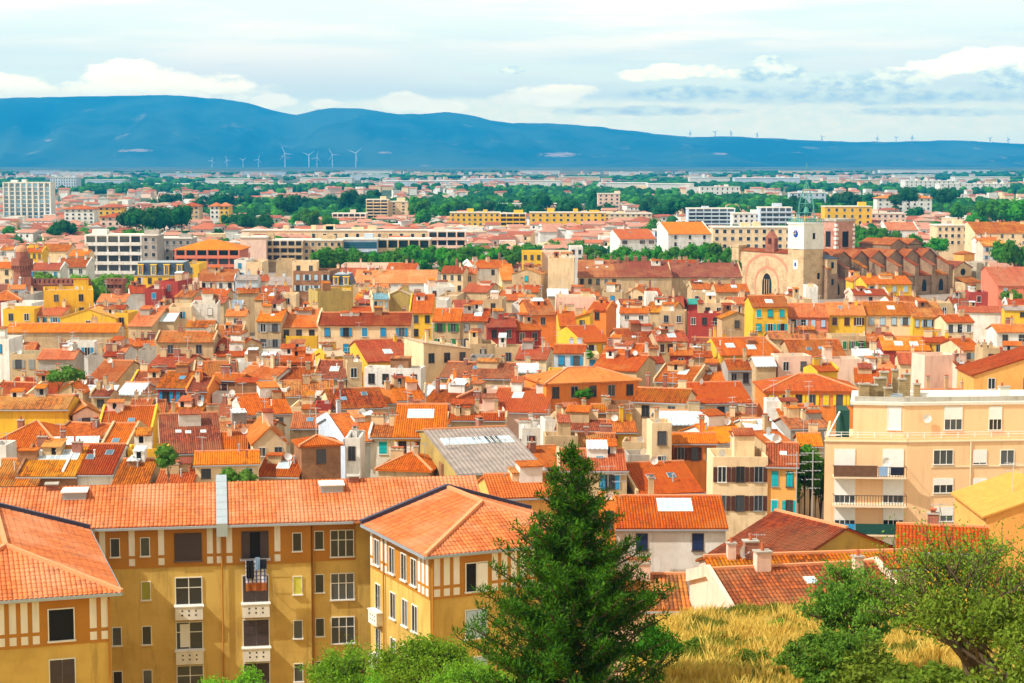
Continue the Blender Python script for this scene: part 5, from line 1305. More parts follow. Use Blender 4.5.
# ------------------------------------------------------------------ the old town, one line per house:
# x0 x1 ridge-y eave-y visible-bottom-y type wall roof [turn] [extras]
TOWN = """
-20 68 396 409 430 f y r k2 w0
74 99 407 414 429 g p o 20 k1
99 150 407 432 434 f y o s1 k0
-12 58 422 447 448 h b o k1
55 104 424 437 438 f b o -15 k1
98 122 424 455 456 f k r k0
48 97 437 445 447 m g w k0
18 76 447 476 484 f b d k3 s2 z2 | white sheeted patch
64 113 445 474 483 f w r 0 s2 z0 w3 Wl k0 | two blue roof windows
-14 36 460 486 487 f b d k0
-10 6 443 445 460 t w l
113 146 460 486 487 f k b k1
128 167 446 449 472 t y k
162 222 414 453 455 f k o 12 k2 s3 z3
128 148 400 416 417 f k r
140 165 401 414 415 f k o
168 200 404 415 417 f b r k2
212 230 402 418 419 f r r
246 290 394 414 426 f w o 18 w2 | blue and yellow awnings
224 262 422 433 434 f y o 18 k1
220 248 433 452 453 f k r k1
196 258 452 464 481 f c o 8 w3 k0
157 192 471 484 485 f k o k1
206 230 418 423 426 t k k
290 326 413 428 430 f k r s1 k0
290 316 400 407 414 t c k
315 331 402 404 414 t r r
346 388 414 441 456 f l o 22 w2 Wb k1 | blue doors
296 346 424 445 476 p b o 17 w1 k0 | pigeon-loft tower
254 286 428 443 457 g c o 12 w2 k0
258 298 457 476 478 f k r k0
345 360 430 438 474 t w l
252 270 421 432 436 f k o -10
394 444 405 437 460 f y o s1 z2 w3 Ww k0 | grey-blue balcony
400 428 408 418 419 f k o
426 450 413 424 425 f k r
459 545 424 472 484 f v G 16 S.16 s4 z2 k1 w0 n1 | light sheets in it
448 505 415 420 424 f k r
445 470 398 408 416 g w r -15 w1
470 505 404 411 421 t p k
490 545 389 412 418 f p O -10 k0
378 430 453 470 474 h k o -10
441 461 459 464 476 t b k
370 396 425 437 456 f w b Wt w1
522 540 423 428 445 t w k k3
535 570 447 467 470 f k r 20 k1
545 578 433 436 450 t k k
556 612 420 430 434 f c r -10
611 636 421 432 441 f y r w1 Wl
577 612 434 447 449 f k r
560 627 450 470 497 f k s s2 z0 w2 Wb k0
545 568 416 420 427 t w k
560 595 414 424 427 f k r
590 612 405 412 419 f k r
593 625 400 408 411 m w w k0
608 632 400 405 422 t b k
633 684 389 402 422 f c b -16 w2
622 652 440 442 455 t k k
657 708 411 424 432 f k w k1
652 672 420 423 466 t c k w1
674 716 434 443 462 f o O w3 Wd k1 | glazed terrace
714 752 424 442 455 f w O 22 k1
713 768 448 457 518 t c k w3 Wd k0
638 704 463 493 496 f k O 12 s2 z0 k0
652 668 440 447 463 f g o
628 655 453 455 464 t g k
741 756 418 421 436 t k k
755 784 419 437 440 f k w 14 k0
690 752 383 403 414 f c O 8 w3 Wl k0
728 756 414 424 426 f k r
767 784 398 401 420 t w l k0
784 822 405 422 424 f k o
790 830 417 428 432 f g b 12
775 800 431 450 453 f k r 25 k2
800 822 434 446 448 f k r k1
768 797 444 466 518 f a r -8 w2 Wt k0
5 117 324 332 345 f k s w0
66 94 340 342 356 t w k w2 Wb
-12 9 335 339 358 t w k
8 34 343 350 352 f r r
38 74 350 359 378 f g s w0
100 124 345 354 356 f w s
10 40 350 354 367 t k B
86 116 361 382 384 f k r k1
5 57 378 393 395 f k o s1 z3
-14 27 383 396 397 f c o -15
57 83 384 392 398 g k o
85 116 386 391 396 m k w k0
91 110 390 396 408 f k r w1
118 141 383 394 398 f k w k0
104 118 352 356 370 f k r
88 104 352 355 364 t g k
156 213 332 342 362 f k b w2 k2
129 155 339 346 348 f k s
186 213 321 327 333 f w r
213 240 326 340 342 f k r
138 172 346 350 361 t g k
148 188 355 367 370 f k r -10
212 240 338 347 360 f k o -22
193 208 350 362 363 f k o
214 245 350 356 362 f c o
194 236 362 378 381 f k b k2
157 192 372 388 402 f r r w2 Wb
130 160 372 387 391 f y r w1 Wt
187 207 378 391 404 f o o w1 Wl
210 240 374 380 396 f b o -15 k2
212 262 391 394 402 t w k
235 275 367 379 382 f w o -20
234 262 358 362 371 t w l w1
128 150 365 374 377 f k r 20
318 411 313 325 358 f c m w5 Wb k1
280 318 310 327 349 f c s w3
257 281 310 321 350 f k o w2 WG
286 317 333 336 350 t y k w0
258 320 349 351 357 t w l k1
276 312 355 362 372 f o o w3 k0
262 318 368 379 381 f k o
314 346 361 378 380 f k b k1
326 346 350 356 368 f y k 25
347 362 358 362 380 t k k k3
368 413 340 361 368 f y o 18 k1
364 421 366 368 382 t w k w4
250 279 363 373 380 f k o
284 332 381 396 399 f k d k2
333 386 389 408 412 f c d 14 s2 z0 k1
255 287 383 388 398 t w k k2
304 331 391 394 403 t w k
410 433 295 313 372 f y o w2 k1 Y395 | three tall storeys of dark balconies
433 460 309 321 345 f k o w2 Wg k0
460 487 309 321 345 f k o w2 WG k0
487 516 318 327 346 f r r w2 k2
424 470 342 350 375 R c k 22 w3
468 490 354 358 369 t g K
470 496 340 344 358 t k k w1
495 522 344 347 364 t k k
440 512 363 378 381 f k b -12 s1 k2
448 478 382 387 402 f o o w2 Wl
425 447 385 396 399 f k w k0
398 424 385 400 405 f k r 15
380 400 389 403 406 f k o 18
422 464 391 404 410 f w r -18
487 511 386 389 408 t p k
466 487 390 394 406 t o k
546 640 368 382 412 h o O 18 w5 k0
583 612 326 342 356 f y O 22 k0
560 576 311 326 337 f y o
574 590 313 318 331 L y o w1
554 584 345 353 370 f l r w2 Wb
585 599 351 354 372 t c k
516 546 347 359 368 f c o -10 k1
518 538 363 372 384 f k w
548 567 368 370 379 t y k
592 636 355 370 376 f k r -22 k1
600 640 344 357 360 f k o -15
622 665 329 345 352 f k o k1
512 546 380 386 400 f p o
516 541 320 330 345 f r r 15 w2
592 618 393 399 408 g w o
617 632 378 381 404 t w k k0
562 582 338 341 347 t k k
657 688 331 341 354 f k o w3 Wd k1
670 692 349 355 367 f r r w1
690 720 338 349 352 f k o k1
720 776 338 355 361 f y o s2 z1 k2
690 712 350 357 362 f k r
640 664 354 363 370 f w r w1
655 692 366 382 386 f k r -22 k1
692 727 367 382 384 f k O -10 k1
728 752 360 370 386 f g b w2
756 776 357 366 370 f k w k0
765 860 375 391 412 h o O w7 Wy k0
792 846 340 357 360 f k r s2 z0 k1
778 812 353 356 368 t p k k0
820 862 356 359 372 t p k
817 838 364 371 378 f y r 15 k1
855 897 369 383 386 f k O k0
832 866 333 336 347 t k k w4 Wg | green glazed screen
770 830 332 339 342 f k r k2
856 884 349 356 360 m w w
760 782 339 354 356 f k o 18
866 893 333 343 345 f k r
862 890 356 359 367 t g k
866 895 363 369 371 f k s
884 930 337 350 354 f r s s2 z1 k0
900 928 353 364 372 f c o k1
924 958 352 355 393 t p k 14 w0 k0 | huge blank side
925 952 337 342 353 f y o w3
963 983 339 350 361 f c o 14 w2 Wl
913 946 303 317 334 f y o w4 Wl k0
997 1030 325 332 347 f w o w2
974 1045 352 375 405 L a r w2 k0
957 975 362 367 394 f p r s1 z3 w0
925 978 390 398 402 f k o
983 1030 394 401 404 f k o
983 1000 345 348 368 t k k k3
1000 1040 348 360 364 f c o -18
946 974 315 322 338 f c o w3 Ww
45 92 286 290 322 t y k 14 w2
35 62 306 315 324 f c r w2 Wb
3 34 306 309 325 t y k w2
8 24 284 289 296 f l s w1
-12 20 291 300 306 h r r
60 116 309 318 326 g y y w1 | yellow boarded gable
96 126 294 302 308 f w o w3
92 124 305 309 314 f k r
115 128 310 313 325 t y k w1
18 34 291 294 305 t g k
0 32 300 303 309 t w k
40 68 244 251 257 f c r Y640
56 86 258 267 275 f w r Y580
30 60 263 270 277 f w o Y560
26 42 247 252 264 f y r w3 Y600
-10 12 262 268 284 f c o w2 Y560
0 14 247 250 257 f w r Y680
68 88 250 256 262 f c o Y620
134 186 263 276 290 M y D w5 | slate mansard and yellow stone
184 199 261 264 278 t y k
199 234 269 281 290 f w m w4 k0
160 178 278 281 298 t r k
145 164 283 289 299 t r k
131 146 285 293 299 f w o 15
174 202 277 281 290 t p k w3
169 191 303 307 324 t c k w1 Wb
191 217 300 304 322 t w k k2
192 224 297 303 306 f k r
128 152 308 326 328 f k s k0
150 168 304 312 314 f k o
150 174 313 321 326 f k w k0
226 246 310 316 325 f c o w1
229 243 300 303 310 t l B k0
234 246 257 260 277 t w k
244 262 259 262 277 t c k
235 258 275 280 290 f l G
236 258 288 293 296 f k o
206 226 289 296 300 f k o
186 210 288 293 296 f k o
174 192 290 297 304 f k r -15
276 292 258 260 281 t k k k0
292 317 260 262 291 t c k w2
293 330 268 271 292 t b k w4 Wl
318 352 288 291 318 t v k 18 w0 k0 | blank windowless walls
279 296 292 294 312 t c k w1
268 293 277 285 289 f k G
256 270 275 281 287 f w o 18
262 290 286 292 294 f y r
254 280 292 300 302 f k r -15
262 280 299 304 313 f c o -18
298 316 308 313 316 f c o -15
331 371 268 276 282 f c o
354 436 270 283 290 f w s k2
331 351 275 286 294 M y D w1
341 400 262 265 271 t p k w4 k2
373 389 292 299 319 f c B w3 Wl
386 412 290 296 318 g v k w0
352 374 307 316 319 f k r
355 372 298 303 312 f b o -18
355 372 294 299 304 f y o
366 386 284 292 296 f c o
353 372 285 287 296 t k k
386 415 263 271 275 f w o
441 463 266 273 290 f c o w3
463 476 267 274 288 f c o w1
474 512 260 268 282 f w o 18 w1
462 487 283 292 296 f k o -18
487 503 284 287 294 t y k
428 455 283 287 295 t w k k2
438 457 291 296 300 t k k
431 447 297 300 309 t w k
456 476 300 309 312 f k o
484 502 296 299 318 t k k w1
495 520 291 300 303 f k o -15
488 512 313 318 326 t r k
502 515 264 280 284 f c s
522 542 250 252 270 t y k w3 | balconied pale yellow flats
542 571 250 252 268 t p k
570 583 244 247 260 t w k w2
512 541 269 274 288 g k o -14 w1 Wt
548 574 256 258 290 t c y k3 w0
578 618 260 277 288 f k m s3 z3 k3 w5
618 672 261 277 288 f k m k6 w0
672 742 263 277 285 f k m k6 w0
655 700 260 268 270 f k r k2
556 596 294 297 322 t p k w0 k1 | large blank party wall
530 556 300 315 326 f o o 10 w1
588 606 302 310 325 f o o -18 w1
626 645 288 294 300 g c o -10 w2
620 640 299 304 308 f w o
602 622 290 292 302 t k k k2
548 568 289 296 299 f k w k0
568 600 291 296 298 f k r
512 538 285 292 294 f k o
512 531 290 296 300 f w G
620 648 307 313 320 f w o w2
512 530 300 304 315 t w k
646 658 291 293 306 t w k w0 k0
640 662 288 295 298 f w o
702 736 300 303 322 t c k w3 | crenellated parapet
688 721 311 313 326 t r k w3
688 702 299 304 308 f r T k0
730 752 297 304 316 f c o w1
692 715 290 292 300 t k k
716 750 284 292 297 f k r k2
692 716 283 289 292 f k r
645 672 302 312 315 f k r -18
665 685 296 307 310 f k r
660 685 309 311 323 t k k w2
753 788 296 307 335 f y b w3 Wt k0
722 752 312 318 328 g k r w1
789 828 304 317 334 f s o w4 Wl k1
829 865 303 315 334 f y o w3 Wd k2
866 911 302 315 333 f c o w4 Wl k2
866 912 276 284 294 f y o w4 Wl
853 868 276 281 291 g y o
853 888 289 295 301 f p r w1
791 800 287 289 296 t w k
806 818 284 287 293 t w k
768 796 294 300 303 f k r
797 812 294 299 306 t k k
890 925 296 302 306 f w o
937 952 299 303 313 t k k w1
952 968 297 303 306 f k o
970 988 290 292 305 t r k
958 1000 306 312 315 f w o k1
1005 1040 306 310 318 f y G w1
1008 1034 299 306 309 f w o
998 1040 267 286 298 f s s k0 Y500
620 656 229 239 250 f w O 12 k1 Y760
668 712 222 234 246 f w O 10 w3 k0 Y780
887 918 222 230 238 f w s Y880
975 1040 222 233 244 f c o w6 Y800
983 1007 240 246 261 f p r Y680
978 1000 237 242 250 f w o Y790
493 562 475 497 506 f a O 10 k0 Y158
600 616 494 500 530 t o k k0 Y158
614 726 497 528 565 f w s w2 Wn c1 k1 s1 z2 Y165 n1
560 688 576 609 614 f p d s1 k1 Y113
735 912 567 612 622 f p r 12 w0 k2 s1 z3 Y106
712 930 556 570 573 f p d 8 k2 Y122
773 917 529 563 573 g v o 32 D8 k0 Y138
900 985 527 551 562 f y O -12 k1 Y132
986 1050 493 516 562 L a y w0 k0 Y140
"""
for ln in TOWN.strip().splitlines(): house(ln)
# ------------------------------------------------------------------ trees
LEAF = {
 'deep': leaf('leaf_deep', (.022, .125, .006), (.070, .25, .012)),
 'lime': leaf('leaf_lime', (.10, .27, .015), (.17, .38, .03)),
 'dark': leaf('leaf_dark', (.010, .075, .012), (.028, .125, .018)),
 'mid': leaf('leaf_mid', (.055, .17, .015), (.11, .27, .03)),
 'conifer': leaf('leaf_conifer', (.007, .050, .003), (.065, .175, .007), .2),
 'fresh': leaf('leaf_fresh', (.12, .30, .012), (.22, .42, .03), .35),
 'olive': leaf('leaf_olive', (.09, .18, .012), (.20, .30, .03), .3),
 'bush': leaf('leaf_bush', (.065, .18, .018), (.16, .32, .035), .35),
}
def leaf_quad(mb, c, n, size, asp=1.0, r=rng):
    n = n.normalized(); a = n.cross(Vector((r.uniform(-1, 1), r.uniform(-1, 1), r.uniform(-1, 1))))
    if a.length < .05: a = n.cross(Vector((1, 0, .3)))
    a.normalize(); b = n.cross(a); a = a * size * .5; b = b * size * .5 * asp
    mb.poly([c - a, c - b * .6 + a * .1, c + a, c + b * .6 + a * .1], 0)
def crown_proto(seed, kind, n=420, tall=1.0, lumps=9):
    """unit crown (radius about 1): lumps of foliage set round an uneven volume"""
    r = random.Random(seed); mb = MB(); L = []
    for i in range(lumps):
        a = r.uniform(0, 6.28); e = r.uniform(-.6, 1.0); d = r.uniform(.35, .68)
        L.append((Vector((math.cos(a) * d * math.cos(e), math.sin(a) * d * math.cos(e), math.sin(e) * d * tall)), r.uniform(.30, .48)))
    L.append((Vector((0, 0, 0)), .62))
    for c, R_ in L:                                                   # inner lump surfaces keep the sky out of the middle
        m = 7; rings = []
        for i in range(1, m - 1):
            t = math.pi * i / (m - 1); rings.append([c + Vector((math.sin(t) * math.cos(u * .9), math.sin(t) * math.sin(u * .9), math.cos(t))) * R_ * .78 * r.uniform(.8, 1.15) for u in range(7)])
        for A, B in zip(rings, rings[1:]):
            for u in range(7): mb.poly([A[u], B[u], B[(u + 1) % 7], A[(u + 1) % 7]], 0)
        mb.poly(rings[0], 0)
        for k in range(int(n * R_ / 4)):
            d = Vector((r.gauss(0, 1), r.gauss(0, 1), r.gauss(0, 1))).normalized()
            leaf_quad(mb, c + d * R_ * r.uniform(.8, 1.18), d + Vector((r.uniform(-.7, .7), r.uniform(-.7, .7), r.uniform(-.2, .9))), r.uniform(.13, .26), 1, r)
    return mb.mesh('crown', [LEAF[kind]])
PROTO = {}
def proto(kind, i):
    if (kind, i) not in PROTO:
        tall = {'dark': .85}.get(kind, 1.0); PROTO[(kind, i)] = crown_proto(hash(kind) % 1 + i * 13 + len(kind), kind, 420, tall)
    return PROTO[(kind, i)]
trk = MB().cyl(0, 0, 0, 1, .035, .02, 7).bar((0, 0, .7), (.12, .03, 1), .03).bar((0, 0, .72), (-.1, .06, 1), .03).mesh('trunk', [M['trunk']])
def mid_tree(px, ytop, Y, r, kind, label, group, squash=1.0):
    p = at(px, ytop, Y); rz = r * squash; E = empty('tree', (p.x, Y, -.2)); zc = p.z - rz * .95
    link('crown', proto(kind, rng.randrange(4)), E, (0, 0, zc + .2), (0, 0, rng.uniform(0, 6.28)), (r, r, rz))
    link('trunk', trk, E, (0, 0, 0), (0, 0, rng.uniform(0, 6)), (r * 1.6, r * 1.6, max(1, zc + .2)))
    tag(E, label, 'tree', group)
def belt(n, x0, x1, y0, y1, Ya, Yb, r0, r1, kind, label, group, squash=1.0):
    for i in range(n):
        px = x0 + (x1 - x0) * (i + .5 + rng.uniform(-.35, .35)) / n; t = rng.random(); Y = Ya + (Yb - Ya) * t
        mid_tree(px, y0 + (y1 - y0) * rng.random(), Y, rng.uniform(r0, r1), kind, label, group, squash * rng.uniform(.85, 1.2))
for (n, xa, xb, ya, yb) in ((13, 322, 420, 243, 250), (13, 420, 526, 239, 248), (9, 330, 520, 250, 256)):
    belt(n, xa, xb, ya, yb, 640, 720, 4.2, 6, 'deep', 'leafy green plane tree in the dense avenue behind the orange roofs', 'plane trees of the left avenue')
belt(5, 318, 335, 240, 252, 630, 660, 4, 5.5, 'deep', 'leafy green plane tree in the dense avenue behind the orange roofs', 'plane trees of the left avenue')
belt(15, 592, 742, 240, 249, 640, 700, 4, 5.6, 'deep', 'green plane tree in the row left of the stone cathedral front', 'plane trees of the right avenue')
belt(8, 596, 740, 249, 256, 620, 650, 3.6, 4.6, 'deep', 'green plane tree in the row left of the stone cathedral front', 'plane trees of the right avenue')
belt(13, 30, 135, 270, 276, 540, 600, 3.2, 4.4, 'lime', 'lime green tree behind the battlemented red brick wall', 'lime trees behind the brick gate')
belt(5, 86, 106, 279, 286, 528, 540, 3.0, 3.8, 'lime', 'lime green tree behind the battlemented red brick wall', 'lime trees behind the brick gate')
belt(9, 128, 186, 200, 207, 950, 1050, 6, 9, 'dark', 'dark parasol pine right of the white tower block', 'parasol pines')
belt(10, 150, 255, 189, 197, 1500, 1800, 8, 12, 'dark', 'dark tree in the belt behind the parasol pines', 'trees behind the parasol pines')
belt(4, 52, 70, 217, 224, 900, 960, 4.5, 6, 'dark', 'dark round tree at the foot of the white tower block', 'trees by the white tower')
belt(4, 122, 148, 223, 229, 820, 880, 4.5, 6, 'deep', 'green tree behind the white balcony flats', 'trees behind the balcony flats')
belt(5, 4, 34, 222, 230, 950, 1000, 3.5, 5, 'deep', 'small green tree in front of the white tower block', 'trees at the tower foot')
belt(9, 220, 270, 206, 219, 1000, 1200, 5, 7, 'dark', 'dark green tree among the suburb roofs left of the cream tower pair', 'suburb trees left')
belt(12, 282, 360, 188, 206, 1200, 1700, 7, 10, 'dark', 'dark tree of the wood behind the cream tower pair', 'wood behind the cream towers')
belt(6, 290, 350, 206, 216, 1050, 1200, 4.5, 6, 'deep', 'round green tree in front of the wood behind the cream towers', 'trees before the wood')
belt(8, 345, 385, 186, 200, 1350, 1500, 7, 10, 'dark', 'tall dark tree just above the cream tower pair', 'trees above the cream towers')
belt(9, 412, 455, 192, 215, 1180, 1300, 7, 9, 'deep', 'tall green tree right of the cream tower pair', 'trees right of the cream towers')
belt(11, 455, 540, 196, 212, 1250, 1500, 6, 9, 'dark', 'dark tree behind the yellow apartment blocks', 'trees behind the yellow blocks')
belt(16, 525, 612, 187, 206, 1250, 1600, 7, 10, 'dark', 'tall dark tree of the big wood above the second yellow block', 'wood above the yellow blocks')
belt(12, 645, 722, 190, 208, 1200, 1500, 7, 10, 'dark', 'dark tree of the wood above the pale modern blocks', 'wood above the modern blocks')
belt(5, 695, 730, 222, 228, 900, 980, 4, 5.5, 'deep', 'green tree between the modern blocks and the orange gabled house', 'trees by the orange gabled house')
belt(4, 640, 662, 216, 226, 980, 1040, 5, 7, 'deep', 'green tree right of the long yellow blocks', 'trees right of the yellow blocks')
belt(11, 728, 830, 193, 208, 1200, 1600, 6, 9, 'dark', 'dark tree behind the iron bell cage', 'trees behind the bell cage')
belt(20, 830, 960, 184, 205, 1300, 1900, 7, 11, 'dark', 'dark tree of the wood behind the cathedral', 'wood behind the cathedral')
belt(12, 950, 1035, 190, 215, 1000, 1500, 7, 10, 'deep', 'green tree of the wood at the right edge', 'wood at the right edge')
belt(7, 848, 892, 221, 232, 800, 900, 4.5, 6.5, 'deep', 'green tree between the pink block and the cathedral roofs', 'trees behind the cathedral roofs')
belt(5, 905, 945, 228, 240, 760, 850, 4, 5.5, 'deep', 'green tree behind the cathedral choir', 'trees behind the choir')
belt(9, 1000, 1040, 232, 256, 620, 700, 4.5, 6, 'deep', 'green tree above the coral house at the right edge', 'trees at right edge')
belt(8, 525, 600, 236, 243, 800, 860, 3, 4.5, 'mid', 'small green tree among the roofs behind the avenue', 'trees among the roofs')
mid_tree(1013, 286, 470, 3.4, 'mid', 'round clipped green tree in front of the coral house at right', None)
mid_tree(735, 222, 900, 3.4, 'dark', 'dark conical tree by the beige flat-roofed building', None)
for px, yt, Y, r, lb in ((72, 361, 268, 2.0, 'bushy green plants on the roof garden below the salmon roof'), (58, 366, 272, 1.6, 'lower green plants at the left of the roof garden'), (231, 465, 178, 1.3, 'green climbing plants on the shaded terrace of the cream house'), (246, 467, 178, 1.1, 'smaller green plants at right of the shaded terrace'), (168, 441, 196, 1.7, 'green shrub beside the yellow terrace wall'), (572, 389, 262, 1.5, 'leafy climber at the front of the orange villa'), (584, 386, 260, 1.3, 'dark green shrub before the orange villa'), (232, 313, 430, 1.5, 'small tree beside the ochre house with grey shutters'), (590, 349, 310, 1.0, 'potted cactus-like plant on the cream terrace')):
    p = at(px, yt, Y); E = empty('shrub', (p.x, Y, p.z - r * 2)); link('foliage', proto('mid' if 'dark' not in lb else 'deep', rng.randrange(4)), E, (0, 0, r), None, (r * 1.15, r, r)); link('stem', trk, E, (0, 0, -4), None, (r, r, 4.6)); tag(E, lb, 'shrub')
for i in range(7):
    mid_tree(790 + i * 5.2, (470, 455, 446, 440, 447, 452, 462)[i], 190 + (i % 3) * 3, 1.9, 'deep', 'dark green tree squeezed against the left of the peach apartment block', 'trees beside the peach block', 1.3)

# ---- far wood and far suburb: nobody could count them
def far_stuff():
    r = random.Random(5); FT = [(f[0], f[1]) for f in FOOT if f[1] > 600]
    tm = MB()
    for i in range(10500):
        Y = 1700 * (7000 / 1700) ** (r.random() ** 1.25) if i > 3000 else r.uniform(760, 1800); x = r.uniform(-.31, .31) * Y
        d = mnoise.fractal((x * .0026 + 3.3, Y * .0013, 1.7), 1.0, 2.0, 4)
        pq = 512 + FPX * x / Y
        if Y < 1000 and (any(abs(x - a) < 16 and -22 < Y - b < 22 for a, b in FT) or 735 < pq < 985 and Y < 800): continue
        if d < (.0 + (.08 if Y > 3500 else 0) if Y > 1800 else -.06) + r.uniform(-.14, .14): continue
        R_ = r.uniform(*((2.4, 4.6) if Y < 1300 else (3.5, 6.5))) * (1 + (Y > 3000) * .6); h = R_ * r.uniform(1.5, 2.0) if Y < 1300 else r.uniform(7, 11) if Y < 3000 else r.uniform(5, 8)
        n = 8; rings = [[(x + R_ * q * r.uniform(.8, 1.2) * math.cos(u * 2 * math.pi / n), Y + R_ * q * math.sin(u * 2 * math.pi / n), h * z * r.uniform(.9, 1.1)) for u in range(n)] for q, z in ((.8, .05), (1.05, .45), (.92, .78), (.5, .98))]
        for A, B in zip(rings, rings[1:]):
            for u in range(n): tm.poly([A[u], A[(u + 1) % n], B[(u + 1) % n], B[u]])
        tm.poly(rings[-1]); tm.m[-(8 * 3 + 1):] = [i % 3 % 2] * 25
    tag(tm.build('distant_wood', [LEAF['dark'], LEAF['deep']]), kind='stuff')
    hm = MB(); foot = [(f[0], f[1]) for f in FOOT if f[1] > 500]
    for i in range(5200):
        Y = r.uniform(640, 1250) if i < 1500 else 1200 * (6200 / 1200) ** (r.random()); x = r.uniform(-.30, .30) * Y
        d = mnoise.fractal((x * .0026 + 3.3, Y * .0013, 1.7), 1.0, 2.0, 4)
        if Y > 1250 and (d > -.02 + r.uniform(-.12, .12) or r.random() < .35): continue
        pxx = 512 + FPX * x / Y
        if Y < 850 and (abs(pxx - 390) < 90 or abs(pxx - 665) < 85 or 735 < pxx < 1000): continue
        if Y < 750 and 20 < pxx < 320: continue
        if any(abs(x - a) < 13 and -8 < Y - b < 24 for a, b in foot): continue
        w, dp, h = r.uniform(3.2, 7), r.uniform(3, 5), r.uniform(4.5, 9); a = r.choice([0, 0, .25, -.3]) + r.uniform(-.1, .1) + (math.pi / 2 if r.random() < .45 else 0)
        if Y > 2500: w *= 1.6
        ca, sa = math.cos(a), math.sin(a); tr = lambda u, v, z: (x + u * ca - v * sa, Y + u * sa + v * ca, z)
        wm = r.choice([0, 0, 0, 1, 2]); rm = r.choice([3, 4, 4, 5])
        if r.random() < .25: rm = r.choice([0, 1])
        b = [(-w, -dp), (w, -dp), (w, dp), (-w, dp)]
        for k in range(4):
            j = (k + 1) % 4; hm.poly([tr(*b[k], 0), tr(*b[j], 0), tr(*b[j], h), tr(*b[k], h)], wm)
        o = .5; e = [(-w - o, -dp - o), (w + o, -dp - o), (w + o, dp + o), (-w - o, dp + o)]; rz = h + dp * .34; i_ = r.choice([0, dp * .8])
        if rm < 3: hm.poly([tr(*q, h + .05) for q in b], rm); continue
        r1, r2 = tr(-w - o + i_, 0, rz), tr(w + o - i_, 0, rz); E4 = [tr(*q, h - .1) for q in e]
        U = lambda n: [(q * 3.0, q * 1.7) for q in range(n)]
        hm.poly([E4[0], E4[1], r2, r1], rm, U(4)); hm.poly([E4[2], E4[3], r1, r2], rm, U(4)); hm.poly([E4[1], E4[2], r2], rm if i_ else wm, U(3)); hm.poly([E4[3], E4[0], r1], rm if i_ else wm, U(3))
        if Y < 1600:
            for k in range(int(w / 2)): u = -w + 1.6 + k * 3.6; hm.poly([tr(u, -dp - .04, h - 2.4), tr(u + 1.1, -dp - .04, h - 2.4), tr(u + 1.1, -dp - .04, h - 1), tr(u, -dp - .04, h - 1)], 6)
    fr = lambda n, c: plain(n, c, .9, var=.25)
    tag(hm.build('distant_houses', [WALL['w'][1], WALL['c'][1], WALL['p'][1], fr('far_roof_orange', (.44, .125, .06)), fr('far_roof_salmon', (.46, .22, .15)), fr('far_roof_red', (.32, .09, .05)), M['glass']]), kind='stuff')
far_stuff()
def warehouses():
    r = random.Random(21)
    spec = [(300, 352, 178, 184), (350, 388, 175, 180), (386, 470, 181, 186), (470, 515, 179, 183), (410, 450, 173, 177), (475, 497, 173, 177), (515, 560, 181, 186), (560, 600, 177, 181), (600, 648, 183, 189), (648, 694, 184, 190), (690, 730, 178, 184), (735, 800, 178, 185), (800, 850, 176, 180), (850, 880, 180, 185), (895, 935, 175, 180), (955, 1010, 177, 182), (205, 250, 179, 184), (225, 300, 184, 189), (130, 200, 184, 188), (85, 125, 180, 186), (60, 110, 172, 176), (160, 205, 174, 178), (345, 392, 171, 175), (610, 640, 172, 176), (780, 830, 171, 174), (880, 990, 170, 173), (30, 60, 171, 174), (240, 285, 172, 175), (520, 560, 171, 174), (690, 740, 172, 175)]
    for a, b, yt, yb in spec:
        Y = CH / K(yb); A, B = at(a, yt, Y), at(b, yt, Y); E = empty('warehouse', ((A.x + B.x) / 2, Y, -.3)); hw = (B.x - A.x) / 2; z = max(4, A.z)
        MB().box(-hw, hw, 0, 40, 0, z).build('wall', WALL[r.choice('wwwlc')][1], E); MB().box(-hw - .5, hw + .5, -.5, 40.5, z, z + .9).build('roof', M['palec'] if r.random() < .6 else M['white'], E)
        lm = min([(abs((a + b) / 2 - x), n) for x, n in ((26, 'the white tower block'), (160, 'the parasol pines'), (285, 'the wind turbines'), (387, 'the cream tower pair'), (488, 'the yellow apartment blocks'), (609, 'the pinkish white block'), (740, 'the pale modern blocks'), (804, 'the bell cage'), (950, 'the wood at the right edge'))])[1]
        sz = 'long' if b - a > 45 else 'short'
        tag(E, f'{sz} pale warehouse on the distant plain above {lm}', 'warehouse', f'warehouses above {lm}')
warehouses()

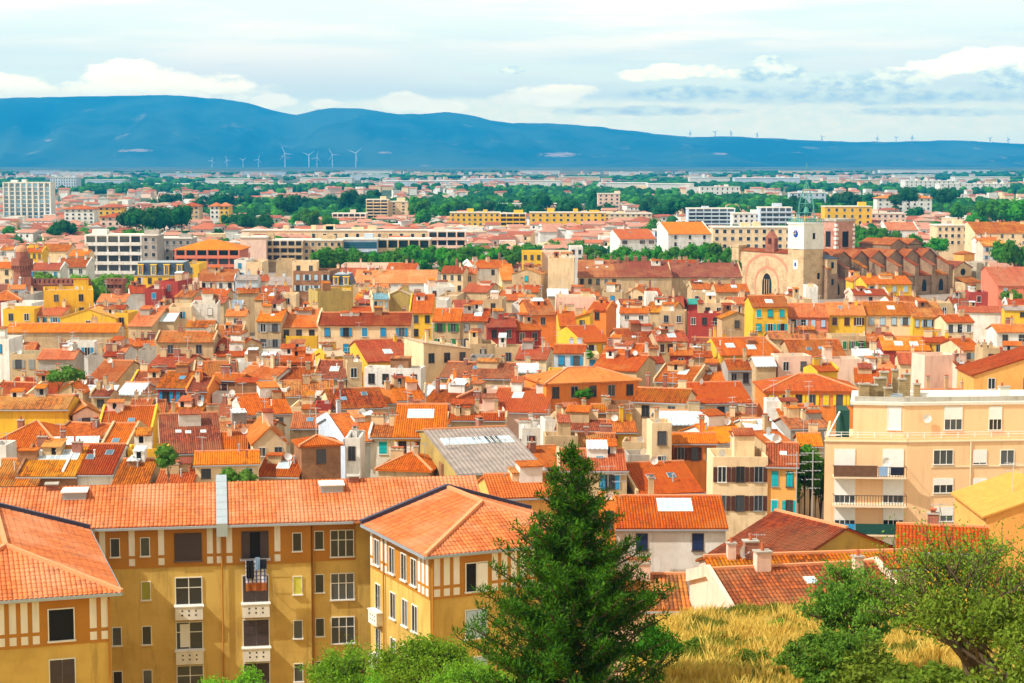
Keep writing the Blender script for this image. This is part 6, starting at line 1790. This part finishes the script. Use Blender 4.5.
# ---- foreground conifer
def conifer():
    r = random.Random(11); Y = 60; top = at(571, 444, Y); gz = ground_z(top.x, Y) - .3; E = empty('conifer_tree', (top.x, Y, gz)); H = top.z - gz
    tb = MB(); lf = MB()
    tb.bar((0, 0, 0), (.05, 0, H * .5), .42, 0, .26); tb.bar((.05, 0, H * .5), (0, 0, H - .3), .26, 0, .05)
    prof = [(0, .10), (.3, .50), (.7, .75), (1.1, .85), (1.7, 1.05), (2.4, 1.3), (3.1, 1.7), (3.7, 2.05), (5.0, 2.6), (6.3, 2.95), (7.7, 3.1), (10, 3.0)]
    def puff(c, R_, k):
        for q in range(k):
            d = Vector((r.gauss(0, 1), r.gauss(0, 1), r.gauss(.25, 1))).normalized(); rr = R_ * r.uniform(.45, 1.08)
            leaf_quad(lf, c + Vector((d.x * rr, d.y * rr, d.z * rr * .8)), d + Vector((r.uniform(-.8, .8), r.uniform(-.8, .8), r.uniform(-.3, .9))), r.uniform(.05, .115), .8, r)
            if q % 5 == 0:                                  # a sprig poking out
                p = c + Vector((d.x, d.y, abs(d.z) * .7)) * R_ * .9; e = p + (d + Vector((0, 0, .5))).normalized() * r.uniform(.10, .22); sd = Vector((-d.y, d.x, .1)).normalized() * .03
                lf.poly([p - sd, p + sd, e + sd * .3, e - sd * .3], 0)
    dz = .0
    puff(Vector((0, 0, H - .25)), .22, 60); puff(Vector((.12, 0, H - .6)), .3, 80)
    while dz < 10.5:
        L = lerp_tab(prof, dz) * 1.1
        for b in range(5 if dz < 1.5 else 8):
            a = r.uniform(0, 6.283); le = L * (r.uniform(.72, 1.18) if r.random() < .62 else r.uniform(.3, .7)); z = H - dz - .45 + r.uniform(-.15, .15)
            out = Vector((math.cos(a), math.sin(a), 0)); side = Vector((-out.y, out.x, 0)); rise = r.uniform(.0, .32); P = lambda t: Vector((0, 0, z)) + out * le * t + Vector((0, 0, le * (rise * t - .14 * math.sin(t * 3.0) + .12 * t * t)))
            for t in (0, .33, .66): tb.bar(P(t), P(t + .33), .055, 0, .03)
            m = max(1, int(le / .36))
            for s_ in range(m):
                t = min(1.0, .30 + .70 * (s_ + r.uniform(.3, 1)) / m); R_ = r.uniform(.20, .40) * (1.15 - .35 * t)
                puff(P(t) + side * r.uniform(-.28, .28) * (1.2 - t) * min(1.4, le) + Vector((0, 0, r.uniform(-.03, .16))), R_, int(230 * R_ + 14))
        dz += .17 if dz < 5 else .21
    tb.build('trunk', M['trunk'], E); lf.build('foliage', LEAF['conifer'], E); print('conifer leaves', len(lf.f))
    tag(E, 'large dark green conical conifer standing in the foreground', 'tree')
conifer()
def branchy(name, px, base_y, Y, H, spread, kind, label, seed, leafs=26, lsize=.11, levels=4, trunk_w=.22, lean=0, gz=None, dens=1.0, first=.33, wide=1.0):
    r = random.Random(seed); p = at(px, base_y, Y); g = ground_z(p.x, Y) - .2 if gz is None else gz; E = empty(name, (p.x, Y, g)); tb = MB(); lf = MB()
    def leaves(c, k, sp):
        for q in range(k):
            d = Vector((r.gauss(0, 1), r.gauss(0, 1), r.gauss(.3, .8))); leaf_quad(lf, c + Vector((r.gauss(0, sp), r.gauss(0, sp), r.gauss(0, sp * .8))), d, lsize * r.uniform(.7, 1.4), .75, r)
    def grow(p, d, l, w, lev):
        q = p + d * l; mid = p.lerp(q, .5) + Vector((r.uniform(-1, 1), r.uniform(-1, 1), r.uniform(-.4, .4))) * l * .09
        tb.bar(p, mid, w, 0, w * .85); tb.bar(mid, q, w * .85, 0, w * .66)
        if lev <= 1: leaves(q, int(leafs * dens), l * .30); leaves(mid, int(leafs * .6 * dens), l * .26)
        if lev == 0: return
        for i in range(3 if lev > 1 or r.random() < .6 else 2):
            a = r.uniform(0, 6.283); t = r.uniform(.45, .95); side = Vector((math.cos(a) * spread, math.sin(a) * spread, r.uniform(-.15, .45)))
            grow(mid.lerp(q, r.uniform(.2, 1)), (d * .72 + side * t).normalized(), l * r.uniform(.62, .86), w * .58, lev - 1)
    for i in range(3):
        a = i * 2.1 + r.uniform(-.4, .4); grow(Vector((0, 0, 0)), Vector((math.cos(a) * .28 + lean, math.sin(a) * .28, 1)).normalized(), H * first, trunk_w, levels)
    zm = max(q[2] for q in lf.v); k = H / zm
    for m_ in (tb, lf): m_.v = [(q[0] * k * wide, q[1] * k * wide, q[2] * k) for q in m_.v]
    tb.build('trunk', M['trunk'], E); lf.build('crown', LEAF[kind], E); tag(E, label, 'tree' if 'tree' in name else 'shrub'); print(name, len(lf.f)); return E
branchy('broadleaf_tree', 992, 683, 50, 7.7, .95, 'olive', 'sparse olive green tree with dark crooked branches at the right foreground', 4, 9, .095, 5, .26, first=.27, wide=.8)
branchy('broadleaf_tree', 1052, 683, 46, 5.9, .9, 'olive', 'olive green tree half cut off by the right edge', 9, 20, .105, 5, .22, first=.26)
branchy('broadleaf_tree', 868, 660, 64, 4.6, .95, 'bush', 'young bright green tree right of the dry grass slope', 14, 13, .10, 5, .16, first=.22, wide=.78)
branchy('broadleaf_tree', 842, 690, 57, 3.3, 1.1, 'bush', 'low spreading green tree in front of the young bright green one', 23, 11, .10, 5, .14, first=.22, wide=1.0)
branchy('shrub', 872, 690, 54, 3.1, 1.2, 'olive', 'low green shrub at the bottom edge beside the dry grass', 27, 30, .10, 4, .10, first=.22, wide=1.2)
branchy('shrub', 930, 690, 52, 2.8, 1.2, 'olive', 'low olive shrub under the sparse crooked tree', 28, 30, .10, 4, .10, first=.22, wide=1.2)
branchy('shrub', 655, 640, 66, 2.4, .9, 'deep', 'small dark shrub between the conifer and the dry grass', 31, 26, .11, 3, .1)
for i, (px, yt, Y, lb) in enumerate(((352, 640, 86, 'fresh green treetop before the golden apartments, left of three'), (400, 648, 84, 'fresh green treetop before the golden apartments, lower middle of three'), (432, 634, 82, 'fresh green treetop before the golden apartments, right of three'), (228, 660, 88, 'small fresh green treetop alone before the golden facade'), (470, 655, 78, 'fresh green treetop partly behind the conifer'))):
    p = at(px, yt, Y); H = 5.0; branchy('broadleaf_tree', px, yt, Y, H, .75, 'fresh', lb, 50 + i, 30, .13, 4, .2, gz=p.z - H)
    
for i, (px, y, hh, lb) in enumerate(((700, 74, .9, 'small green bush in the dry grass, nearest the conifer'), (752, 70, 1.1, 'small green bush low in the middle of the dry grass'), (778, 82, 1.0, 'small green bush high in the dry grass near the red roof'), (735, 88, .7, 'tiny green bush at the top edge of the dry grass'), (905, 80, 1.3, 'green bush in the dry grass behind the crooked tree'))):
    branchy('shrub', px, 650, y, hh, 1.2, 'olive', lb, 70 + i, 14, .07, 3, .05, first=.3, wide=1.3)
# ---- dry grass slope
def grass():
    r = random.Random(8); mb = MB()
    for i in range(120000):
        y = 54 + 44 * r.random() ** .8; x = y * r.uniform(.045, .30); g = ground_z(x, y)
        d = mnoise.noise((x * .35, y * .35, 3)); h = r.uniform(.2, .6) * (1 + 1.1 * d) + max(0, mnoise.noise((x * 1.1, y * 1.1, 8))) * .9; m = 0 if mnoise.noise((x * .5 + 9, y * .3, 1)) + r.uniform(-.3, .3) > .0 else 1
        a = r.uniform(0, 6.28); h *= .8; bx, by = math.cos(a) * .018, math.sin(a) * .018; lx, ly = r.uniform(-.38, .45) * h, r.uniform(-.4, .4) * h
        if m: h *= .6
        mb.poly([(x - bx, y - by, g - .03), (x + bx, y + by, g - .03), (x + bx * .7 + lx * .4, y + by * .7 + ly * .4, g + h * .6), (x + lx, y + ly, g + h)], m)
    tag(mb.build('dry_grass', [leaf('straw', (.62, .42, .05), (.88, .70, .17), .35), leaf('weed', (.12, .20, .02), (.28, .28, .04), .3)]), kind='stuff')
grass()

for px, yt, n_, lb in ((797, 452, 3, 'left one of two tall aerial masts before the dark trees by the peach block'), (813, 450, 5, 'right one of two tall aerial masts before the dark trees by the peach block')):
    p = at(px, yt, 176); E = empty('antenna_mast', (p.x, 176, 0)); mb = MB().bar((0, 0, 0), (0, 0, p.z), .09)
    mb.build('mast', M['galv'], E); cb = MB().bar((0, 0, p.z - .1), (0, 0, p.z), .1)
    for i in range(n_):
        z = p.z - .3 - i * .85; cb.bar((-1.2 + .2 * i, 0, z), (1.1 - .15 * i, .1, z), .05)
        for k in range(5): cb.bar((-1.0 + k * .42, -.35, z), (-1.0 + k * .42, .35, z), .03)
    cb.build('aerial', M['galv'], E); tag(E, lb, 'antenna', 'aerial masts')
# ------------------------------------------------------------------ labels of the town houses
WN = {k: v[0] for k, v in WALL.items()}
LMS = [('the clock tower', 803, 255), ('the cathedral nave', 900, 275), ('the domed brick gate tower', 24, 278), ('the grey corrugated warehouse', 502, 448), ('the foreground conifer', 572, 520),
       ('the brick pigeon-loft tower', 321, 450), ('the blue-shuttered cream building', 365, 335), ('the tall yellow balcony house', 421, 340), ('the orange villa', 593, 388), ('the peach apartment block', 900, 470),
       ('the yellow boarded gable', 88, 317), ('the slate mansard house', 160, 274), ('the coral red house', 808, 320), ('the blank olive-walled cube', 335, 302), ('the blank pink party wall', 576, 308),
       ('the yellow-shuttered orange building', 812, 391), ('the crenellated cream house', 719, 308), ('the golden apartments', 200, 520), ('the huge blank beige wall', 941, 375), ('the pale blue corrugated roof', 682, 418),
       ('the left avenue of trees', 420, 256), ('the right avenue of trees', 665, 252), ('the turquoise-shuttered house', 770, 318), ('the long salmon roof', 60, 328), ('the striped awning', 88, 472), ('the white dark-shuttered house', 670, 530), ('the dark loggia', 672, 342)]
SELF = {(318, 411): (6, 'long cream building with turquoise-blue shutters below a maroon roof'), (410, 433): (7, None), (546, 640): (8, 'large orange villa with wide hipped orange roof and climbing plants'), (60, 116): (10, None), (134, 186): (11, None), (789, 828): (12, 'coral red house with four pale shuttered windows and orange roof'),
        (318, 352): (13, 'beige olive-walled cube with blank windowless walls below the maroon-roofed house'), (556, 596): (14, None), (765, 860): (15, 'wide orange building with yellow shutters and long hipped orange roof'), (702, 736): (16, None), (924, 958): (18, 'pale house showing a huge blank beige side wall'), (657, 708): (19, 'building with pale blue corrugated metal roof and stepped chimney'),
        (459, 545): (3, 'low warehouse under a wide grey corrugated roof with light sheets'), (296, 346): (5, 'square brown rubble pigeon-loft tower with pyramid tiled roof'), (753, 788): (22, 'yellow house with three tall turquoise shutters and maroon roof'), (5, 117): (23, 'low house with very long salmon tiled roof'), (64, 113): (24, None), (614, 726): (25, 'white house with salmon roof, large rooflight and two dark navy shutters'), (657, 688): (26, None)}
SHN = {'b': 'blue', 'n': 'navy', 't': 'turquoise', 'g': 'green', 'w': 'white', 'd': 'dark', 'l': 'pale blue', 'y': 'yellow', 'G': 'grey'}
def describe(e):
    h = e['h']; T = h['T']; rn = ROOF[h['roof']][0]; wn = WN[h['wall']]; w = e['wpx']; vis = h['yb'] - h['ye']
    size = 'narrow ' if w < 14 else ('wide ' if w > 60 else '')
    sheet = h['roof'] in 'wGBTK'
    if T == 't': s = f'{size}{wn} flat-roofed house'
    elif T == 'M': s = f'{size}{wn} house with slate mansard roof'
    else:
        shp = {'f': 'tiled roof', 's': 'lean-to roof', 'm': 'roof', 'g': 'gable roof', 'L': 'lean-to roof', 'R': 'lean-to roof', 'h': 'hipped roof', 'p': 'pyramid roof'}[T]
        if sheet: shp = 'sheet roof'; 
        s = f'{size}house with {rn} {shp}' if vis < 4 else f'{size}{wn} house with {rn} {shp}'
    if h['txt']: s += ' and ' + h['txt'] if ' with ' in s else ' with ' + h['txt']
    elif h.get('W') and vis > 6 and h.get('w') != '0': s += f" and {SHN[h['W']]} shutters" if ' with ' in s else f" with {SHN[h['W']]} shutters"
    elif 's' in h and T == 'f': s += ' and skylight' + ('s' if int(h['s']) > 1 else '')
    elif h.get('k', '1') in '3456' and ' with ' in s: s += ' and chimney row'
    return s
def relation(e, skip):
    best = None
    for i, (n, x, y) in enumerate(LMS):
        if i == skip: continue
        dx, dy = e['px'] - x, (e['py'] - y) * 1.6; d = math.hypot(dx, dy)
        if best is None or d < best[0]: best = (d, n, dx, dy)
    d, n, dx, dy = best
    lr = 'left of' if dx < 0 else 'right of'; fb = 'in front of' if dy > 0 else 'behind'
    if abs(dx) > 2.2 * abs(dy): r = lr
    elif abs(dy) > 2.2 * abs(dx): r = fb
    else: r = ('front ' if dy > 0 else 'back ') + lr
    return f'{r} {n}', d
used = {}
for e in REG:
    key = (int(e['h']['x0']), int(e['h']['x1'])); skip, own = SELF.get(key, (None, None))
    rel, d = relation(e, skip); e['d'] = d
    e['label'] = own if own else f'{describe(e)}, {rel}'
    e['own'] = bool(own); used.setdefault(e['label'], []).append(e)
ORD = ['nearest to it', 'second nearest', 'third nearest', 'fourth nearest', 'fifth nearest', 'sixth nearest']
for lb, es in used.items():
    if len(es) > 1:
        for k, e in enumerate(sorted(es, key=lambda q: q['d'])): e['label'] = f'{lb}, {ORD[min(k, 5)]}'
for e in REG:
    w = e['label'].split()
    if len(w) > 16: e['label'] = e['label'].replace(' tiled roof', ' roof').replace(' house with ', ' house, ').replace(' and ', ', ').replace(' to it', '')
    if len(e['label'].split()) > 16: e['label'] = e['label'].replace(' shutters', '-shuttered').replace('the ', '')
    if len(e['label'].split()) > 16: e['label'] = ' '.join(e['label'].split()[:16])
    tag(e['o'], e['label'], e['cat'], 'houses of the old town')
for o in sc.objects:
    if o.parent is None and o.type in ('MESH', 'EMPTY') and 'label' not in o and 'kind' not in o: print('NOLABEL', o.name)
print('objects', len(sc.objects))
